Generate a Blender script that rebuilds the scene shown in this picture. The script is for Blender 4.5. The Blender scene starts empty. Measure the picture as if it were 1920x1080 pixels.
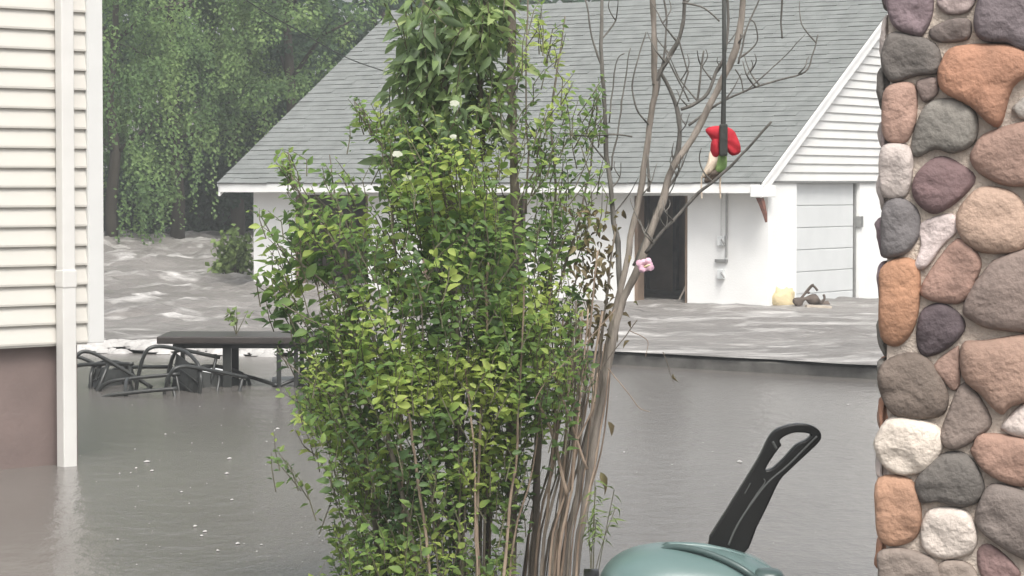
import bpy, bmesh, math, random
from mathutils import Vector, Matrix, noise
rnd = random.Random(7)
R = math.radians
S = bpy.context.scene
COL = S.collection

# ------------------------------------------------------------------ camera
F = 5000.0                      # focal length in photo pixels (1920 wide)
PITCH = math.atan2(195, F)      # looking slightly down
CAMZ = 1.65
cam_d = bpy.data.cameras.new('camera'); cam_d.sensor_width = 36; cam_d.lens = F/1920*36
cam_d.clip_start = .1; cam_d.clip_end = 3000
cam = bpy.data.objects.new('camera', cam_d); COL.objects.link(cam)
cam.location = (0, 0, CAMZ); cam.rotation_euler = (math.pi/2-PITCH, 0, 0)
S.camera = cam
# ------------------------------------------------------------------ sky, sun, exposure
W = bpy.data.worlds.new('World'); S.world = W; W.use_nodes = True
nt = W.node_tree; nt.nodes.clear()
sky = nt.nodes.new('ShaderNodeTexSky'); sky.sky_type = 'NISHITA'; sky.sun_disc = False
SUN_EL, SUN_ROT = R(55), R(165)
sky.sun_elevation = SUN_EL; sky.sun_rotation = SUN_ROT; sky.air_density = 1.0; sky.dust_density = 6.0; sky.ozone_density = 1
hs = nt.nodes.new('ShaderNodeHueSaturation'); hs.inputs['Saturation'].default_value = .22
bg = nt.nodes.new('ShaderNodeBackground'); bg.inputs['Strength'].default_value = .12
wo = nt.nodes.new('ShaderNodeOutputWorld')
nt.links.new(sky.outputs[0], hs.inputs['Color']); nt.links.new(hs.outputs[0], bg.inputs[0]); nt.links.new(bg.outputs[0], wo.inputs[0])
sl = bpy.data.lights.new('sun', 'SUN'); sl.energy = 1.4; sl.angle = R(18); sl.color = (1, .96, .9)
sun = bpy.data.objects.new('sun', sl); COL.objects.link(sun)
sd = Vector((math.sin(SUN_ROT)*math.cos(SUN_EL), math.cos(SUN_ROT)*math.cos(SUN_EL), math.sin(SUN_EL)))
sun.rotation_euler = sd.to_track_quat('Z', 'Y').to_euler(); sun.location = (0, 0, 30)
S.view_settings.view_transform = 'Standard'; S.view_settings.look = 'None'
S.view_settings.exposure = 1.0; S.view_settings.gamma = 1
S.cycles.max_bounces = 7; S.cycles.transparent_max_bounces = 4; S.cycles.volume_bounces = 0

# ------------------------------------------------------------------ helpers
def P(px, py, Y):
    """world point seen at photo pixel (px, py) at distance Y in front of the camera"""
    c, s = math.cos(PITCH), math.sin(PITCH)
    x, y = (px-960)/F, (540-py)/F
    d = Vector((x, c + y*s, y*c - s))
    return Vector((0, 0, CAMZ)) + d*(Y/d.y)

def obj(name, verts, faces, mat, parent=None, smooth=False, mats=None):
    me = bpy.data.meshes.new(name); me.from_pydata([tuple(v) for v in verts], [], faces); me.update()
    if smooth: me.shade_smooth()
    if mat: me.materials.append(mat)
    o = bpy.data.objects.new(name, me); COL.objects.link(o)
    if parent is not None: o.parent = parent
    return o
def inst(name, me, parent=None, mw=None):
    o = bpy.data.objects.new(name, me); COL.objects.link(o)
    if parent is not None: o.parent = parent
    if mw is not None: o.matrix_local = mw
    return o
def thing(name, label, cat, loc=(0, 0, 0), rz=0, group=None):
    o = bpy.data.objects.new(name, None); COL.objects.link(o); o.location = loc; o.rotation_euler = (0, 0, rz)
    o.empty_display_size = .1
    return tag(o, label, cat, group)
def tag(o, label, cat, group=None):
    o['label'] = label; o['category'] = cat
    if group: o['group'] = group
    return o
def kind(o, k): o['kind'] = k; return o

class MB:
    def __init__(s): s.v = []; s.f = []
    def add(s, vs, fs):
        n = len(s.v); s.v += [Vector(v) for v in vs]; s.f += [tuple(i+n for i in f) for f in fs]
    def box(s, a, b, M=None):
        (x0, y0, z0), (x1, y1, z1) = a, b
        vs = [Vector(p) for p in ((x0,y0,z0),(x1,y0,z0),(x1,y1,z0),(x0,y1,z0),(x0,y0,z1),(x1,y0,z1),(x1,y1,z1),(x0,y1,z1))]
        if M is not None: vs = [M @ v for v in vs]
        s.add(vs, [(0,3,2,1),(4,5,6,7),(0,1,5,4),(1,2,6,5),(2,3,7,6),(3,0,4,7)])
    def bevbox(s, a, b, w=.006, M=None):
        bm = bmesh.new(); bmesh.ops.create_cube(bm, size=1)
        a = Vector(a); b = Vector(b); c = (a+b)/2; d = b-a
        for v in bm.verts: v.co = Vector((v.co.x*d.x, v.co.y*d.y, v.co.z*d.z))+c
        bmesh.ops.bevel(bm, geom=bm.edges[:], offset=w, segments=2, profile=.6, affect='EDGES')
        bm.verts.index_update()
        vs = [(M @ v.co) if M is not None else v.co.copy() for v in bm.verts]
        s.add(vs, [tuple(v.index for v in f.verts) for f in bm.faces]); bm.free()
    def tube(s, pts, rad, n=6, cap=True):
        pts = [Vector(p) for p in pts]
        if not isinstance(rad, (list, tuple)): rad = [rad]*len(pts)
        vs, fs = [], []
        up = None
        for i, p in enumerate(pts):
            t = (pts[min(i+1, len(pts)-1)]-pts[max(i-1, 0)])
            t = t.normalized() if t.length > 1e-9 else Vector((0, 0, 1))
            if up is None: up = Vector((0, 1, 0)) if abs(t.y) < .9 else Vector((1, 0, 0))
            u = (up - t*up.dot(t)); u = u.normalized() if u.length > 1e-6 else t.orthogonal().normalized()
            up = u; w = t.cross(u)
            for k in range(n):
                a = 2*math.pi*k/n; vs.append(p+(u*math.cos(a)+w*math.sin(a))*rad[i])
        for i in range(len(pts)-1):
            for k in range(n):
                a = i*n+k; b = i*n+(k+1) % n; fs.append((a, b, b+n, a+n))
        if cap: fs.append(tuple(range(n-1, -1, -1))); fs.append(tuple((len(pts)-1)*n+k for k in range(n)))
        s.add(vs, fs)
    def build(s, name, mat, parent=None, smooth=False): return obj(name, s.v, s.f, mat, parent, smooth)

def spline(pts, n=6, closed=False):
    pts = [Vector(p) for p in pts]; out = []; m = len(pts)
    rng = range(m) if closed else range(m-1)
    for i in rng:
        g = (lambda k: pts[k % m]) if closed else (lambda k: pts[max(0, min(m-1, k))])
        p0, p1, p2, p3 = g(i-1), g(i), g(i+1), g(i+2)
        for j in range(n):
            t = j/n
            out.append(.5*((2*p1)+(p2-p0)*t+(2*p0-5*p1+4*p2-p3)*t*t+(3*p1-p0-3*p2+p3)*t**3))
    if not closed: out.append(pts[-1].copy())
    return out

# ------------------------------------------------------------------ materials
def mat(name, base, rough=.7, spec=.3, var=None, scale=8, bump=0, bscale=60, detail=5, metal=0, mapscale=None, coords='Object', coat=0):
    m = bpy.data.materials.new(name); m.use_nodes = True; t = m.node_tree; N = t.nodes; L = t.links
    b = N['Principled BSDF']; b.inputs['Base Color'].default_value = (*base, 1); b.inputs['Roughness'].default_value = rough
    b.inputs['Specular IOR Level'].default_value = spec; b.inputs['Metallic'].default_value = metal
    if coat: b.inputs['Coat Weight'].default_value = coat; b.inputs['Coat Roughness'].default_value = .15
    if coords == 'World': vec = N.new('ShaderNodeNewGeometry').outputs['Position']
    else: vec = N.new('ShaderNodeTexCoord').outputs['Object']
    if mapscale:
        mp = N.new('ShaderNodeMapping'); mp.inputs['Scale'].default_value = mapscale; L.new(vec, mp.inputs['Vector']); vec = mp.outputs[0]
    if var:
        nz = N.new('ShaderNodeTexNoise'); nz.inputs['Scale'].default_value = scale; nz.inputs['Detail'].default_value = detail; L.new(vec, nz.inputs['Vector'])
        cr = N.new('ShaderNodeValToRGB'); e = cr.color_ramp.elements
        e[0].position = .3; e[0].color = (*var, 1); e[1].position = .7; e[1].color = (*base, 1)
        L.new(nz.outputs['Fac'], cr.inputs[0]); L.new(cr.outputs[0], b.inputs['Base Color'])
    if bump:
        n2 = N.new('ShaderNodeTexNoise'); n2.inputs['Scale'].default_value = bscale; n2.inputs['Detail'].default_value = 6; L.new(vec, n2.inputs['Vector'])
        bp = N.new('ShaderNodeBump'); bp.inputs['Strength'].default_value = bump; bp.inputs['Distance'].default_value = .01
        L.new(n2.outputs['Fac'], bp.inputs['Height']); L.new(bp.outputs[0], b.inputs['Normal'])
    return m

def leaf_mat(name, cols, transl=.3, rough=.45, pscale=2.5, con=1.9, isl=.62, spec=.25):
    m = bpy.data.materials.new(name); m.use_nodes = True; t = m.node_tree; N = t.nodes; L = t.links
    b = N['Principled BSDF']; out = N['Material Output']
    g = N.new('ShaderNodeNewGeometry'); oi = N.new('ShaderNodeObjectInfo')
    ad = N.new('ShaderNodeMath'); ad.operation = 'ADD'; L.new(g.outputs['Random Per Island'], ad.inputs[0]); L.new(oi.outputs['Random'], ad.inputs[1])
    fr = N.new('ShaderNodeMath'); fr.operation = 'FRACT'; L.new(ad.outputs[0], fr.inputs[0])
    nz = N.new('ShaderNodeTexNoise'); nz.inputs['Scale'].default_value = pscale; nz.inputs['Detail'].default_value = 2; L.new(g.outputs['Position'], nz.inputs['Vector'])
    mx = N.new('ShaderNodeMath'); mx.operation = 'MULTIPLY_ADD'; mx.inputs[1].default_value = con; mx.inputs[2].default_value = .5-isl*.5-con*.5
    L.new(nz.outputs['Fac'], mx.inputs[0])
    mm = N.new('ShaderNodeMath'); mm.operation = 'MULTIPLY_ADD'; mm.inputs[1].default_value = isl; L.new(fr.outputs[0], mm.inputs[0]); L.new(mx.outputs[0], mm.inputs[2])
    cr = N.new('ShaderNodeValToRGB'); e = cr.color_ramp.elements
    while len(e) < len(cols): e.new(.5)
    for i, c in enumerate(cols): e[i].position = i/(len(cols)-1); e[i].color = (*c, 1)
    L.new(mm.outputs[0], cr.inputs[0]); L.new(cr.outputs[0], b.inputs['Base Color'])
    b.inputs['Roughness'].default_value = rough; b.inputs['Specular IOR Level'].default_value = spec
    tr = N.new('ShaderNodeBsdfTranslucent'); L.new(cr.outputs[0], tr.inputs['Color'])
    ms = N.new('ShaderNodeMixShader'); ms.inputs[0].default_value = transl
    L.new(b.outputs[0], ms.inputs[1]); L.new(tr.outputs[0], ms.inputs[2]); L.new(ms.outputs[0], out.inputs['Surface'])
    return m

def water_mat(name, base, foam, rough=.1, rip=(.35, 6, .02), stretch=(1, 1, 1), foam_amt=None, mud2=None):
    m = bpy.data.materials.new(name); m.use_nodes = True; t = m.node_tree; N = t.nodes; L = t.links
    b = N['Principled BSDF']; b.inputs['IOR'].default_value = 1.333; b.inputs['Specular IOR Level'].default_value = .5
    b.inputs['Roughness'].default_value = rough
    g = N.new('ShaderNodeNewGeometry'); mp = N.new('ShaderNodeMapping'); mp.inputs['Scale'].default_value = stretch
    mp.inputs['Rotation'].default_value = (0, 0, R(-30) if foam_amt else 0)
    L.new(g.outputs['Position'], mp.inputs['Vector'])
    n1 = N.new('ShaderNodeTexNoise'); n1.inputs['Scale'].default_value = .35; n1.inputs['Detail'].default_value = 4; L.new(mp.outputs[0], n1.inputs['Vector'])
    c1 = N.new('ShaderNodeValToRGB'); c1.color_ramp.elements[0].color = (*base, 1); c1.color_ramp.elements[1].color = (*(mud2 or base), 1)
    c1.color_ramp.elements[0].position = .35; c1.color_ramp.elements[1].position = .65
    L.new(n1.outputs['Fac'], c1.inputs[0]); col = c1.outputs[0]
    if foam_amt:
        n2 = N.new('ShaderNodeTexNoise'); n2.inputs['Scale'].default_value = 1.5; n2.inputs['Detail'].default_value = 9; n2.inputs['Roughness'].default_value = .66
        n2.inputs['Distortion'].default_value = .8
        L.new(mp.outputs[0], n2.inputs['Vector'])
        at = N.new('ShaderNodeAttribute'); at.attribute_name = 'foam'
        ad = N.new('ShaderNodeMath'); ad.operation = 'ADD'; L.new(n2.outputs['Fac'], ad.inputs[0]); L.new(at.outputs['Fac'], ad.inputs[1])
        c2 = N.new('ShaderNodeValToRGB'); e = c2.color_ramp.elements
        e[0].position = foam_amt; e[0].color = (0, 0, 0, 1); e[1].position = foam_amt+.2; e[1].color = (1, 1, 1, 1)
        L.new(ad.outputs[0], c2.inputs[0])
        mx = N.new('ShaderNodeMix'); mx.data_type = 'RGBA'; L.new(c2.outputs[0], mx.inputs['Factor']); L.new(col, mx.inputs['A']); mx.inputs['B'].default_value = (*foam, 1)
        col = mx.outputs['Result']
        mr = N.new('ShaderNodeMapRange'); mr.inputs['To Min'].default_value = rough; mr.inputs['To Max'].default_value = .7
        L.new(c2.outputs[0], mr.inputs['Value']); L.new(mr.outputs[0], b.inputs['Roughness'])
    L.new(col, b.inputs['Base Color'])
    n3 = N.new('ShaderNodeTexNoise'); n3.inputs['Scale'].default_value = rip[1]; n3.inputs['Detail'].default_value = 5; n3.inputs['Roughness'].default_value = .6
    L.new(mp.outputs[0], n3.inputs['Vector'])
    bp = N.new('ShaderNodeBump'); bp.inputs['Strength'].default_value = rip[0]; bp.inputs['Distance'].default_value = rip[2]
    L.new(n3.outputs['Fac'], bp.inputs['Height']); L.new(bp.outputs[0], b.inputs['Normal'])
    return m

M = {}
M['ground'] = mat('ground_mud', (.13, .115, .095), .9, .2, (.08, .07, .055), .6, .4, 12)
M['siding'] = mat('cream_siding', (.555, .532, .485), .5, .35, (.53, .51, .468), 2.5, .12, 90, mapscale=(1, 1, 6))
M['trim'] = mat('white_trim', (.60, .60, .585), .45, .35, (.565, .565, .55), 5, .05, 60)
M['spout'] = mat('white_downspout', (.62, .61, .585), .4, .4, (.58, .57, .545), 6, .05, 50)
M['found'] = mat('brown_foundation', (.19, .145, .132), .75, .3, (.15, .115, .105), 3, .3, 30)
M['gwall'] = mat('white_stucco', (.79, .79, .775), .8, .2, (.70, .70, .685), 1.6, .25, 45)
M['gsiding'] = mat('white_siding', (.66, .655, .635), .5, .35, (.60, .60, .58), 3, .05, 60)
M['gdoor'] = mat('pale_grey_door', (.61, .625, .622), .5, .35, (.565, .58, .578), 3, .05, 60)
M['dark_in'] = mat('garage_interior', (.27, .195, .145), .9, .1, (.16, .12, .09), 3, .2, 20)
M['dark_line'] = mat('dark_gap', (.12, .12, .12), .8, .2)
M['shingle'] = mat('asphalt_shingle', (.205, .216, .209), .72, .22, (.15, .16, .153), 5, .6, 160, mapscale=(1, 1, 1), coords='World')
M['fascia'] = mat('fascia_white', (.80, .80, .78), .45, .35, (.74, .74, .72), 4)
M['mortar'] = mat('mortar', (.58, .49, .41), .9, .2, (.36, .31, .27), 12, 1.0, 80)
M['bark'] = mat('grey_brown_bark', (.21, .18, .145), .85, .2, (.10, .085, .07), 14, .7, 90, mapscale=(1, 1, .25), coords='World')
M['bark_grey'] = mat('weathered_grey_bark', (.175, .165, .148), .85, .2, (.075, .07, .064), 26, .7, 80, mapscale=(1, 1, .25), coords='World')
M['bark_mid'] = mat('pale_bark', (.29, .255, .22), .85, .2, (.12, .105, .09), 26, .7, 80, mapscale=(1, 1, .2), coords='World')
M['stem'] = mat('tan_stem', (.36, .28, .215), .8, .2, (.17, .125, .095), 20, .5, 90, mapscale=(1, 1, .25), coords='World')
M['twig'] = mat('green_twig', (.10, .10, .055), .7, .3, (.07, .06, .04), 10, coords='World')
M['trunk'] = mat('tree_trunk', (.075, .065, .052), .9, .2, (.045, .04, .032), 6, .7, 20, mapscale=(1, 1, .3), coords='World')
M['leaf'] = leaf_mat('shrub_leaf', [(.10, .17, .07), (.175, .28, .088), (.27, .39, .105), (.45, .54, .15)], .56, .45, 4.0, 3.4, .5, .3)
M['vleaf'] = leaf_mat('vine_leaf', [(.13, .185, .10), (.19, .27, .13), (.26, .36, .15), (.40, .49, .21)], .54, .42, 4.5, 2.2, .6, .35)
M['dry'] = leaf_mat('dry_leaf', [(.10, .085, .045), (.17, .135, .075), (.20, .165, .085), (.12, .135, .05)], .2, .6, 4)
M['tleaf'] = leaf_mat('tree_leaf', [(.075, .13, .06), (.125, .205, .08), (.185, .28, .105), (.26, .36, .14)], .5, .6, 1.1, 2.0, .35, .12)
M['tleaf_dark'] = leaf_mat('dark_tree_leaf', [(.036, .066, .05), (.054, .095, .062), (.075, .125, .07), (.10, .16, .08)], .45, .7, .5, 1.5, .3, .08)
M['weed'] = leaf_mat('weed_leaf', [(.10, .15, .05), (.16, .23, .07), (.22, .29, .10)], .35, .5, 1)
M['petal'] = mat('pink_petal', (.62, .36, .47), .6, .2, (.70, .48, .56), 40)
M['pistil'] = mat('pale_pistil', (.75, .65, .4), .6)
M['blackmetal'] = mat('black_metal', (.022, .024, .023), .38, .5, (.03, .032, .03), 12)
M['tabletop'] = mat('dark_table_top', (.05, .042, .038), .35, .5, (.035, .03, .028), 9, .1, 40)
M['blackplastic'] = mat('black_plastic', (.005, .0055, .005), .3, .35, (.009, .009, .0085), 20, .08, 200)
M['teal'] = mat('teal_plastic', (.115, .175, .168), .3, .5, (.095, .15, .144), 5, .05, 60)
M['teal_dark'] = mat('dark_teal_plastic', (.06, .095, .09), .35, .5, (.05, .08, .076), 5)
M['highlight_rib'] = mat('highlight_plastic_edge', (.09, .095, .09), .35, .5)  # lighter grey stands in for highlights along the glossy handle edges
M['shade_panel'] = mat('dark_shade_panel', (.018, .02, .019), .7, .3, (.03, .032, .03), 30)  # dark colour standing in for shade and reflection among the chair frames
M['white_petal'] = mat('white_petal', (.55, .57, .48), .6, .2, (.45, .48, .36), 60)
M['red'] = mat('red_cloth', (.52, .03, .045), .8, .2, (.36, .022, .035), 18, .2, 60)
M['cream'] = mat('cream_cloth', (.75, .66, .55), .8, .2, (.7, .55, .42), 20, .2, 60)
M['green_cloth'] = mat('green_cloth', (.24, .36, .13), .8, .2, (.16, .26, .09), 20, .2, 60)
M['strap'] = mat('dark_strap', (.035, .037, .034), .7, .3, (.05, .052, .048), 30, .3, 60)
M['rust'] = mat('rusty_iron', (.20, .085, .06), .8, .3, (.10, .05, .04), 25, .5, 60)
M['galv'] = mat('grey_metal', (.34, .34, .33), .45, .5, (.26, .26, .25), 12, metal=.6)
M['conc'] = mat('wet_concrete', (.13, .125, .115), .6, .4, (.06, .058, .053), 6, .5, 25)
M['wood'] = mat('wet_wood', (.13, .10, .08), .7, .3, (.07, .055, .045), 8, .5, 40)
M['plank'] = mat('bare_plank', (.46, .41, .34), .7, .3, (.36, .31, .26), 8, .3, 40)
M['straw'] = mat('yellow_straw', (.58, .49, .30), .9, .15, (.46, .38, .24), 14, .6, 60)
M['foam'] = mat('white_foam', (.47, .46, .445), .8, .2, (.30, .29, .28), 6, .8, 14, coords='World')
M['wire'] = mat('dark_wire', (.03, .035, .03), .7)
M['pool'] = water_mat('flood_pool', (.108, .098, .089), None, .22, (.7, 7, .016), (1, .5, 1), mud2=(.14, .13, .12))
M['rapid'] = water_mat('rushing_flood', (.14, .13, .121), (.50, .485, .465), .42, (1.0, 3.4, .10), (.62, 1.0, 1), foam_amt=.525, mud2=(.205, .192, .18))
def stone_mat(i, c):
    c = [((v/255)**2.2)*.86+.035 for v in c]; g_ = sum(c)/3; c = [v*.72+g_*.28 for v in c]
    d = [v*.62+.006 for v in c]
    return mat('stone_%d' % i, c, .82, .22, d, 6.5, 1.0, 45, 10)

# ------------------------------------------------------------------ ground and water
LIP = [(-40, 31.0), (-14, 28.4), (-8, 27.3), (-4.06, 26.3), (-1.5, 25.5), (.93, 24.4), (3.1, 22.5), (7, 19.0), (20, 8)]
def lip(x):
    for (a, b), (c, d) in zip(LIP, LIP[1:]):
        if a <= x <= c:
            return b+(d-b)*(x-a)/(c-a)
    return LIP[0][1] if x < LIP[0][0] else LIP[-1][1]
def sstep(a, b, x):
    t = max(0, min(1, (x-a)/(b-a))); return t*t*(3-2*t)

vs, fs = [], []
NX, NY = 60, 60
for j in range(NY+1):
    for i in range(NX+1):
        x = -400+800*(i/NX); y = -60+760*(j/NY)**1.6
        z = -.7+.9*sstep(46, 70, y)+14*sstep(80, 400, y)
        vs.append((x, y, z))
for j in range(NY):
    for i in range(NX):
        a = j*(NX+1)+i; fs.append((a, a+1, a+NX+2, a+NX+1))
kind(obj('ground', vs, fs, M['ground'], smooth=True), 'structure')

b = MB(); b.add([(-40, -20, 0), (40, -20, 0), (40, 40, 0), (-40, 40, 0)], [(0, 1, 2, 3)])
kind(b.build('flood_pool', M['pool']), 'structure')

# rushing upper water, a rough sheet falling over the low wall
vs, fs, fo = [], [], []
X0, X1, NXW, NYW = -18, 12, 250, 300
for j in range(NYW+1):
    t = (j/NYW)**1.25*44
    for i in range(NXW+1):
        x = X0+(X1-X0)*i/NXW; y = lip(x)-.06+t+max(0, 1-t/2)*(.10*noise.noise(Vector((x*1.6, 0, 3)))+.05*noise.noise(Vector((x*5, 0, 1))))
        left = sstep(3.5, -3, x)
        base = .122+.50*sstep(33, 50, y)*sstep(3, -3, x)
        amp = (.028+.075*left)*sstep(0, 4, t)*(1.0+.5*sstep(38, 50, y))+.012*sstep(.1, 1, t)
        p = Vector((x*.55+y*.25, y*1.0-x*.3, 0))
        n = noise.noise(p*.55)*.9+noise.noise(p*1.3+Vector((7, 3, 1)))*.7+noise.noise(p*2.9+Vector((1, 9, 4)))*.85+noise.noise(p*5.3)*.75
        n2 = noise.noise(Vector((x*.35, y*.5, 5)))
        vs.append((x, y, base+amp*n*(.8+.6*n2)))
        fo.append(.05*left*n+.10*max(0, 1-abs(t-.5)/1.2)*(.5+.8*n2)+.012*(1-left))
for j in range(NYW):
    for i in range(NXW):
        a = j*(NXW+1)+i; fs.append((a, a+1, a+NXW+2, a+NXW+1))
o = kind(obj('rushing_water', vs, fs, M['rapid'], smooth=True), 'structure')
at = o.data.attributes.new('foam', 'FLOAT', 'POINT'); at.data.foreach_set('value', fo)

# low retaining wall at the lip
b = MB(); prof = []
pl = [Vector(q) for q in spline([(q[0], q[1], 0) for q in LIP[1:-1]], 5)]
for i, p in enumerate(pl):
    t = (pl[min(i+1, len(pl)-1)]-pl[max(i-1, 0)]).normalized(); n = Vector((t.y, -t.x, 0))
    if n.y > 0: n = -n
    jit = .012*noise.noise(p*1.7)
    for (a, z) in ((0.03, -.6), (0.03+jit, -.02), (.02+jit, .088), (0, .10), (-.3, .10), (-.3, -.6)):
        b.v.append(Vector((p.x, lip(p.x), 0))+n*a+Vector((0, 0, z)))
for i in range(len(pl)-1):
    for k in range(5): b.f.append((i*6+k, i*6+k+1, i*6+k+7, i*6+k+6))
tag(b.build('retaining_wall', M['conc']), 'low dark concrete wall edging the flooded yard, water spilling over it', 'wall')

# white foam where the flow drops over the wall behind the table
vs, fs = [], []
for k in range(900):
    x = rnd.uniform(-5.4, .6); dens = sstep(.6, -1.2, x)
    if rnd.random() > dens*.9+.1: continue
    y = lip(x)-.06-abs(rnd.gauss(0, .10)); z = .13-.115*min(1, (lip(x)-y)/.3)+rnd.uniform(-.01, .012)
    r = rnd.uniform(.02, .065)*(.6+.5*dens); n0 = len(vs)
    for a in range(7):
        q = 2*math.pi*a/7; rr = r*rnd.uniform(.7, 1.2)
        vs.append((x+rr*1.7*math.cos(q), y+rr*.8*math.sin(q), z-.02))
    for a in range(7):
        q = 2*math.pi*a/7; rr = r*rnd.uniform(.4, .7)
        vs.append((x+rr*1.7*math.cos(q), y+rr*.8*math.sin(q), z+r*.28))
    vs.append((x, y, z+r*.36))
    for a in range(7):
        c = (a+1) % 7; fs += [(n0+a, n0+c, n0+7+c, n0+7+a), (n0+7+a, n0+7+c, n0+14)]
o = kind(obj('water_foam', vs, fs, M['foam'], smooth=True), 'stuff'); o['label'] = 'white foam where the flood spills over the low wall'; o['category'] = 'foam'

# rain splashes and floating flecks on the pool
vs, fs = [], []
spots = [(520, 806, 5), (275, 868, 6), (285, 885, 4), (430, 862, 5), (425, 890, 5), (435, 940, 4), (365, 990, 5), (385, 1000, 5), (378, 1008, 4), (445, 1023, 5),
         (408, 1036, 4), (310, 816, 3), (1386, 868, 7), (255, 880, 3), (500, 830, 3), (490, 1025, 3), (1170, 850, 3), (340, 925, 3), (220, 1015, 3), (1590, 760, 3)]
for k in range(60): spots.append((rnd.uniform(150, 640), rnd.uniform(760, 1075), rnd.uniform(1, 2)))
for k in range(25): spots.append((rnd.uniform(1100, 1640), rnd.uniform(730, 1075), rnd.uniform(1, 1.8)))
for (px, py, r) in spots:
    Y = CAMZ*F/(py-345); p = P(px, py, Y); r = r*Y/F*.7; n0 = len(vs)
    for a in range(6):
        q = 2*math.pi*a/6+rnd.random(); rr = r*rnd.uniform(.6, 1.3); vs.append((p.x+rr*1.3*math.cos(q), p.y+rr*3.2*math.sin(q), .004))
    vs.append((p.x, p.y, .004+r*.7))
    for a in range(6): fs.append((n0+a, n0+(a+1) % 6, n0+6))
o = kind(obj('rain_splash', vs, fs, M['foam']), 'stuff'); o['label'] = 'white rain splashes and flecks on the grey pool'; o['category'] = 'splash'

# ------------------------------------------------------------------ left house corner
A = Vector((-2.442, 15.8, 0)); u = Vector((-.709, -.705, 0)); nrm = Vector((.705, -.709, 0))
def along(px):                                   # distance from the corner along the wall for a photo column
    k = (px-960)/F; return (A.x-k*A.y)/(k*u.y-u.x)
HM = Matrix(((u.x, -nrm.x, 0, A.x), (u.y, -nrm.y, 0, A.y), (0, 0, 1, 0), (0, 0, 0, 1)))   # local: x along the wall, y into the house, z up
house = thing('house', 'cream vinyl sided house corner with white trim over a brown foundation, by the pool', 'house', A)
def hp(bm, name, m, smooth=False, parent=None):
    o = bm.build(name, m, parent or house, smooth)
    o.matrix_parent_inverse = Matrix.Identity(4)
    MI = Matrix.Translation(-A) @ HM
    o.data.transform(MI); o.data.update(); o.data.flip_normals() if MI.determinant() < 0 else None
    return o
ZS = .716; EX = .1142
b = MB(); b.box((.012, .02, ZS), (6, 5, 5.2)); hp(b, 'wall_core', M['siding'])
me0 = None
board_end = along(160)
for k in range(38):
    z = ZS+k*EX; b = MB(); x0, x1 = board_end-.004, 6.0
    vs = []
    for x in (x0, x1): vs += [(x, .018, z+.003), (x, -.012, z), (x, -.0135, z+.012), (x, .008, z+EX+.004), (x, .018, z+EX+.004)]
    b.add(vs, [(0, 1, 6, 5), (1, 2, 7, 6), (2, 3, 8, 7), (3, 4, 9, 8), (4, 0, 5, 9), (4, 3, 2, 1, 0), (5, 6, 7, 8, 9)])
    hp(b, 'siding_board', M['siding'])
b = MB(); b.bevbox((-.012, -.022, ZS-.004), (board_end-.012, .014, 5.2), .004); b.bevbox((board_end-.012, -.020, ZS-.002), (board_end-.004, .012, 5.2), .002)
b.bevbox((-.014, .0145, ZS-.004), (.016, .12, 5.2), .004)
hp(b, 'corner_trim', M['trim'])
b = MB(); b.box((.13, .055, -.7), (6, 5, ZS+.01)); hp(b, 'foundation', M['found'])
b = MB(); b.box((.10, -.004, ZS-.012), (6, .06, ZS-.0005)); hp(b, 'starter_strip', M['siding'])
ax0, ax1 = along(145)+.03, along(103)
axc = (along(124)); w2 = .05
sp = thing('downspout', 'white rectangular downspout running down the cream house corner into the flood', 'downspout', A)
def spb(z0, z1, w, d0, d1, name):
    b = MB(); 
    b.bevbox((axc-w+.045, d0, z0), (axc+w+.045, d1, z1), .008)
    o = b.build(name, M['spout'], sp, False); MI = Matrix.Translation(-A) @ HM; o.data.transform(MI)
    if MI.determinant() < 0: o.data.flip_normals()
    return o
zj = CAMZ-(508-345)/F*15.5
spb(zj-.02, 5.2, .044, -.092, -.024, 'upper_pipe')
spb(zj-.10, zj+.005, .050, -.099, -.018, 'joint_sleeve')
spb(-.4, zj-.08, .047, -.095, -.021, 'lower_pipe')

# ------------------------------------------------------------------ garage
C = Vector((3.206, 33.4, 0)); e = Vector((-.846, .533, 0)); d = Vector((.533, .846, 0))
GM = Matrix(((e.x, d.x, 0, 0), (e.y, d.y, 0, 0), (0, 0, 1, 0), (0, 0, 0, 1)))      # local: x to the left along the front, y back, z up
gar = thing('garage', 'white garage with grey shingle roof, open bays and a sided gable, standing in the flood', 'garage', C)
def gb(bm, name, m, parent=None, smooth=False):
    o = bm.build(name, m, parent or gar, smooth); o.data.transform(GM)
    if GM.determinant() < 0: o.data.flip_normals()
    return o
def gx(px, off=0.0):                              # local x on the front wall for a photo column
    k = (px-960)/F; q = C+d*off; return (q.x-k*q.y)/(k*e.y-e.x)
def gy(px):
    k = (px-960)/F; return (k*C.y-C.x)/(d.x-k*d.y)
LEN, DEP, ZE, ZF = 8.11, 8.0, 1.66, 1.535
OV = .366; TR = 4.27; RISE = 2.63
T = .16
spans = [(gx(1440), gx(1289)), (gx(1188), gx(985)), (gx(790), gx(690)), (gx(552), LEN)]
for (x0, x1) in spans:
    b = MB(); b.box((max(x0, 0), 0, -.7), (x1, T, ZE+.05)); gb(b, 'wall_pier', M['gwall'])
for (x0, x1) in ((spans[0][1], spans[1][0]), (spans[1][1], spans[2][0]), (spans[2][1], spans[3][0])):
    b = MB(); b.box((x0, .01, 1.50), (x1, T-.01, ZE+.05)); gb(b, 'door_header', M['gwall'])
    b = MB(); b.box((x0-.002, .03, -.6), (x0+.05, T+.03, 1.5)); gb(b, 'door_jamb', M['dark_in'])
    b = MB(); b.box((x1-.05, .03, -.6), (x1+.002, T+.03, 1.5)); gb(b, 'door_jamb', M['dark_in'])
b = MB(); b.box((T, DEP-T, -.7), (LEN-T, DEP, 1.7)); gb(b, 'rear_wall', M['gwall'])
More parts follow.
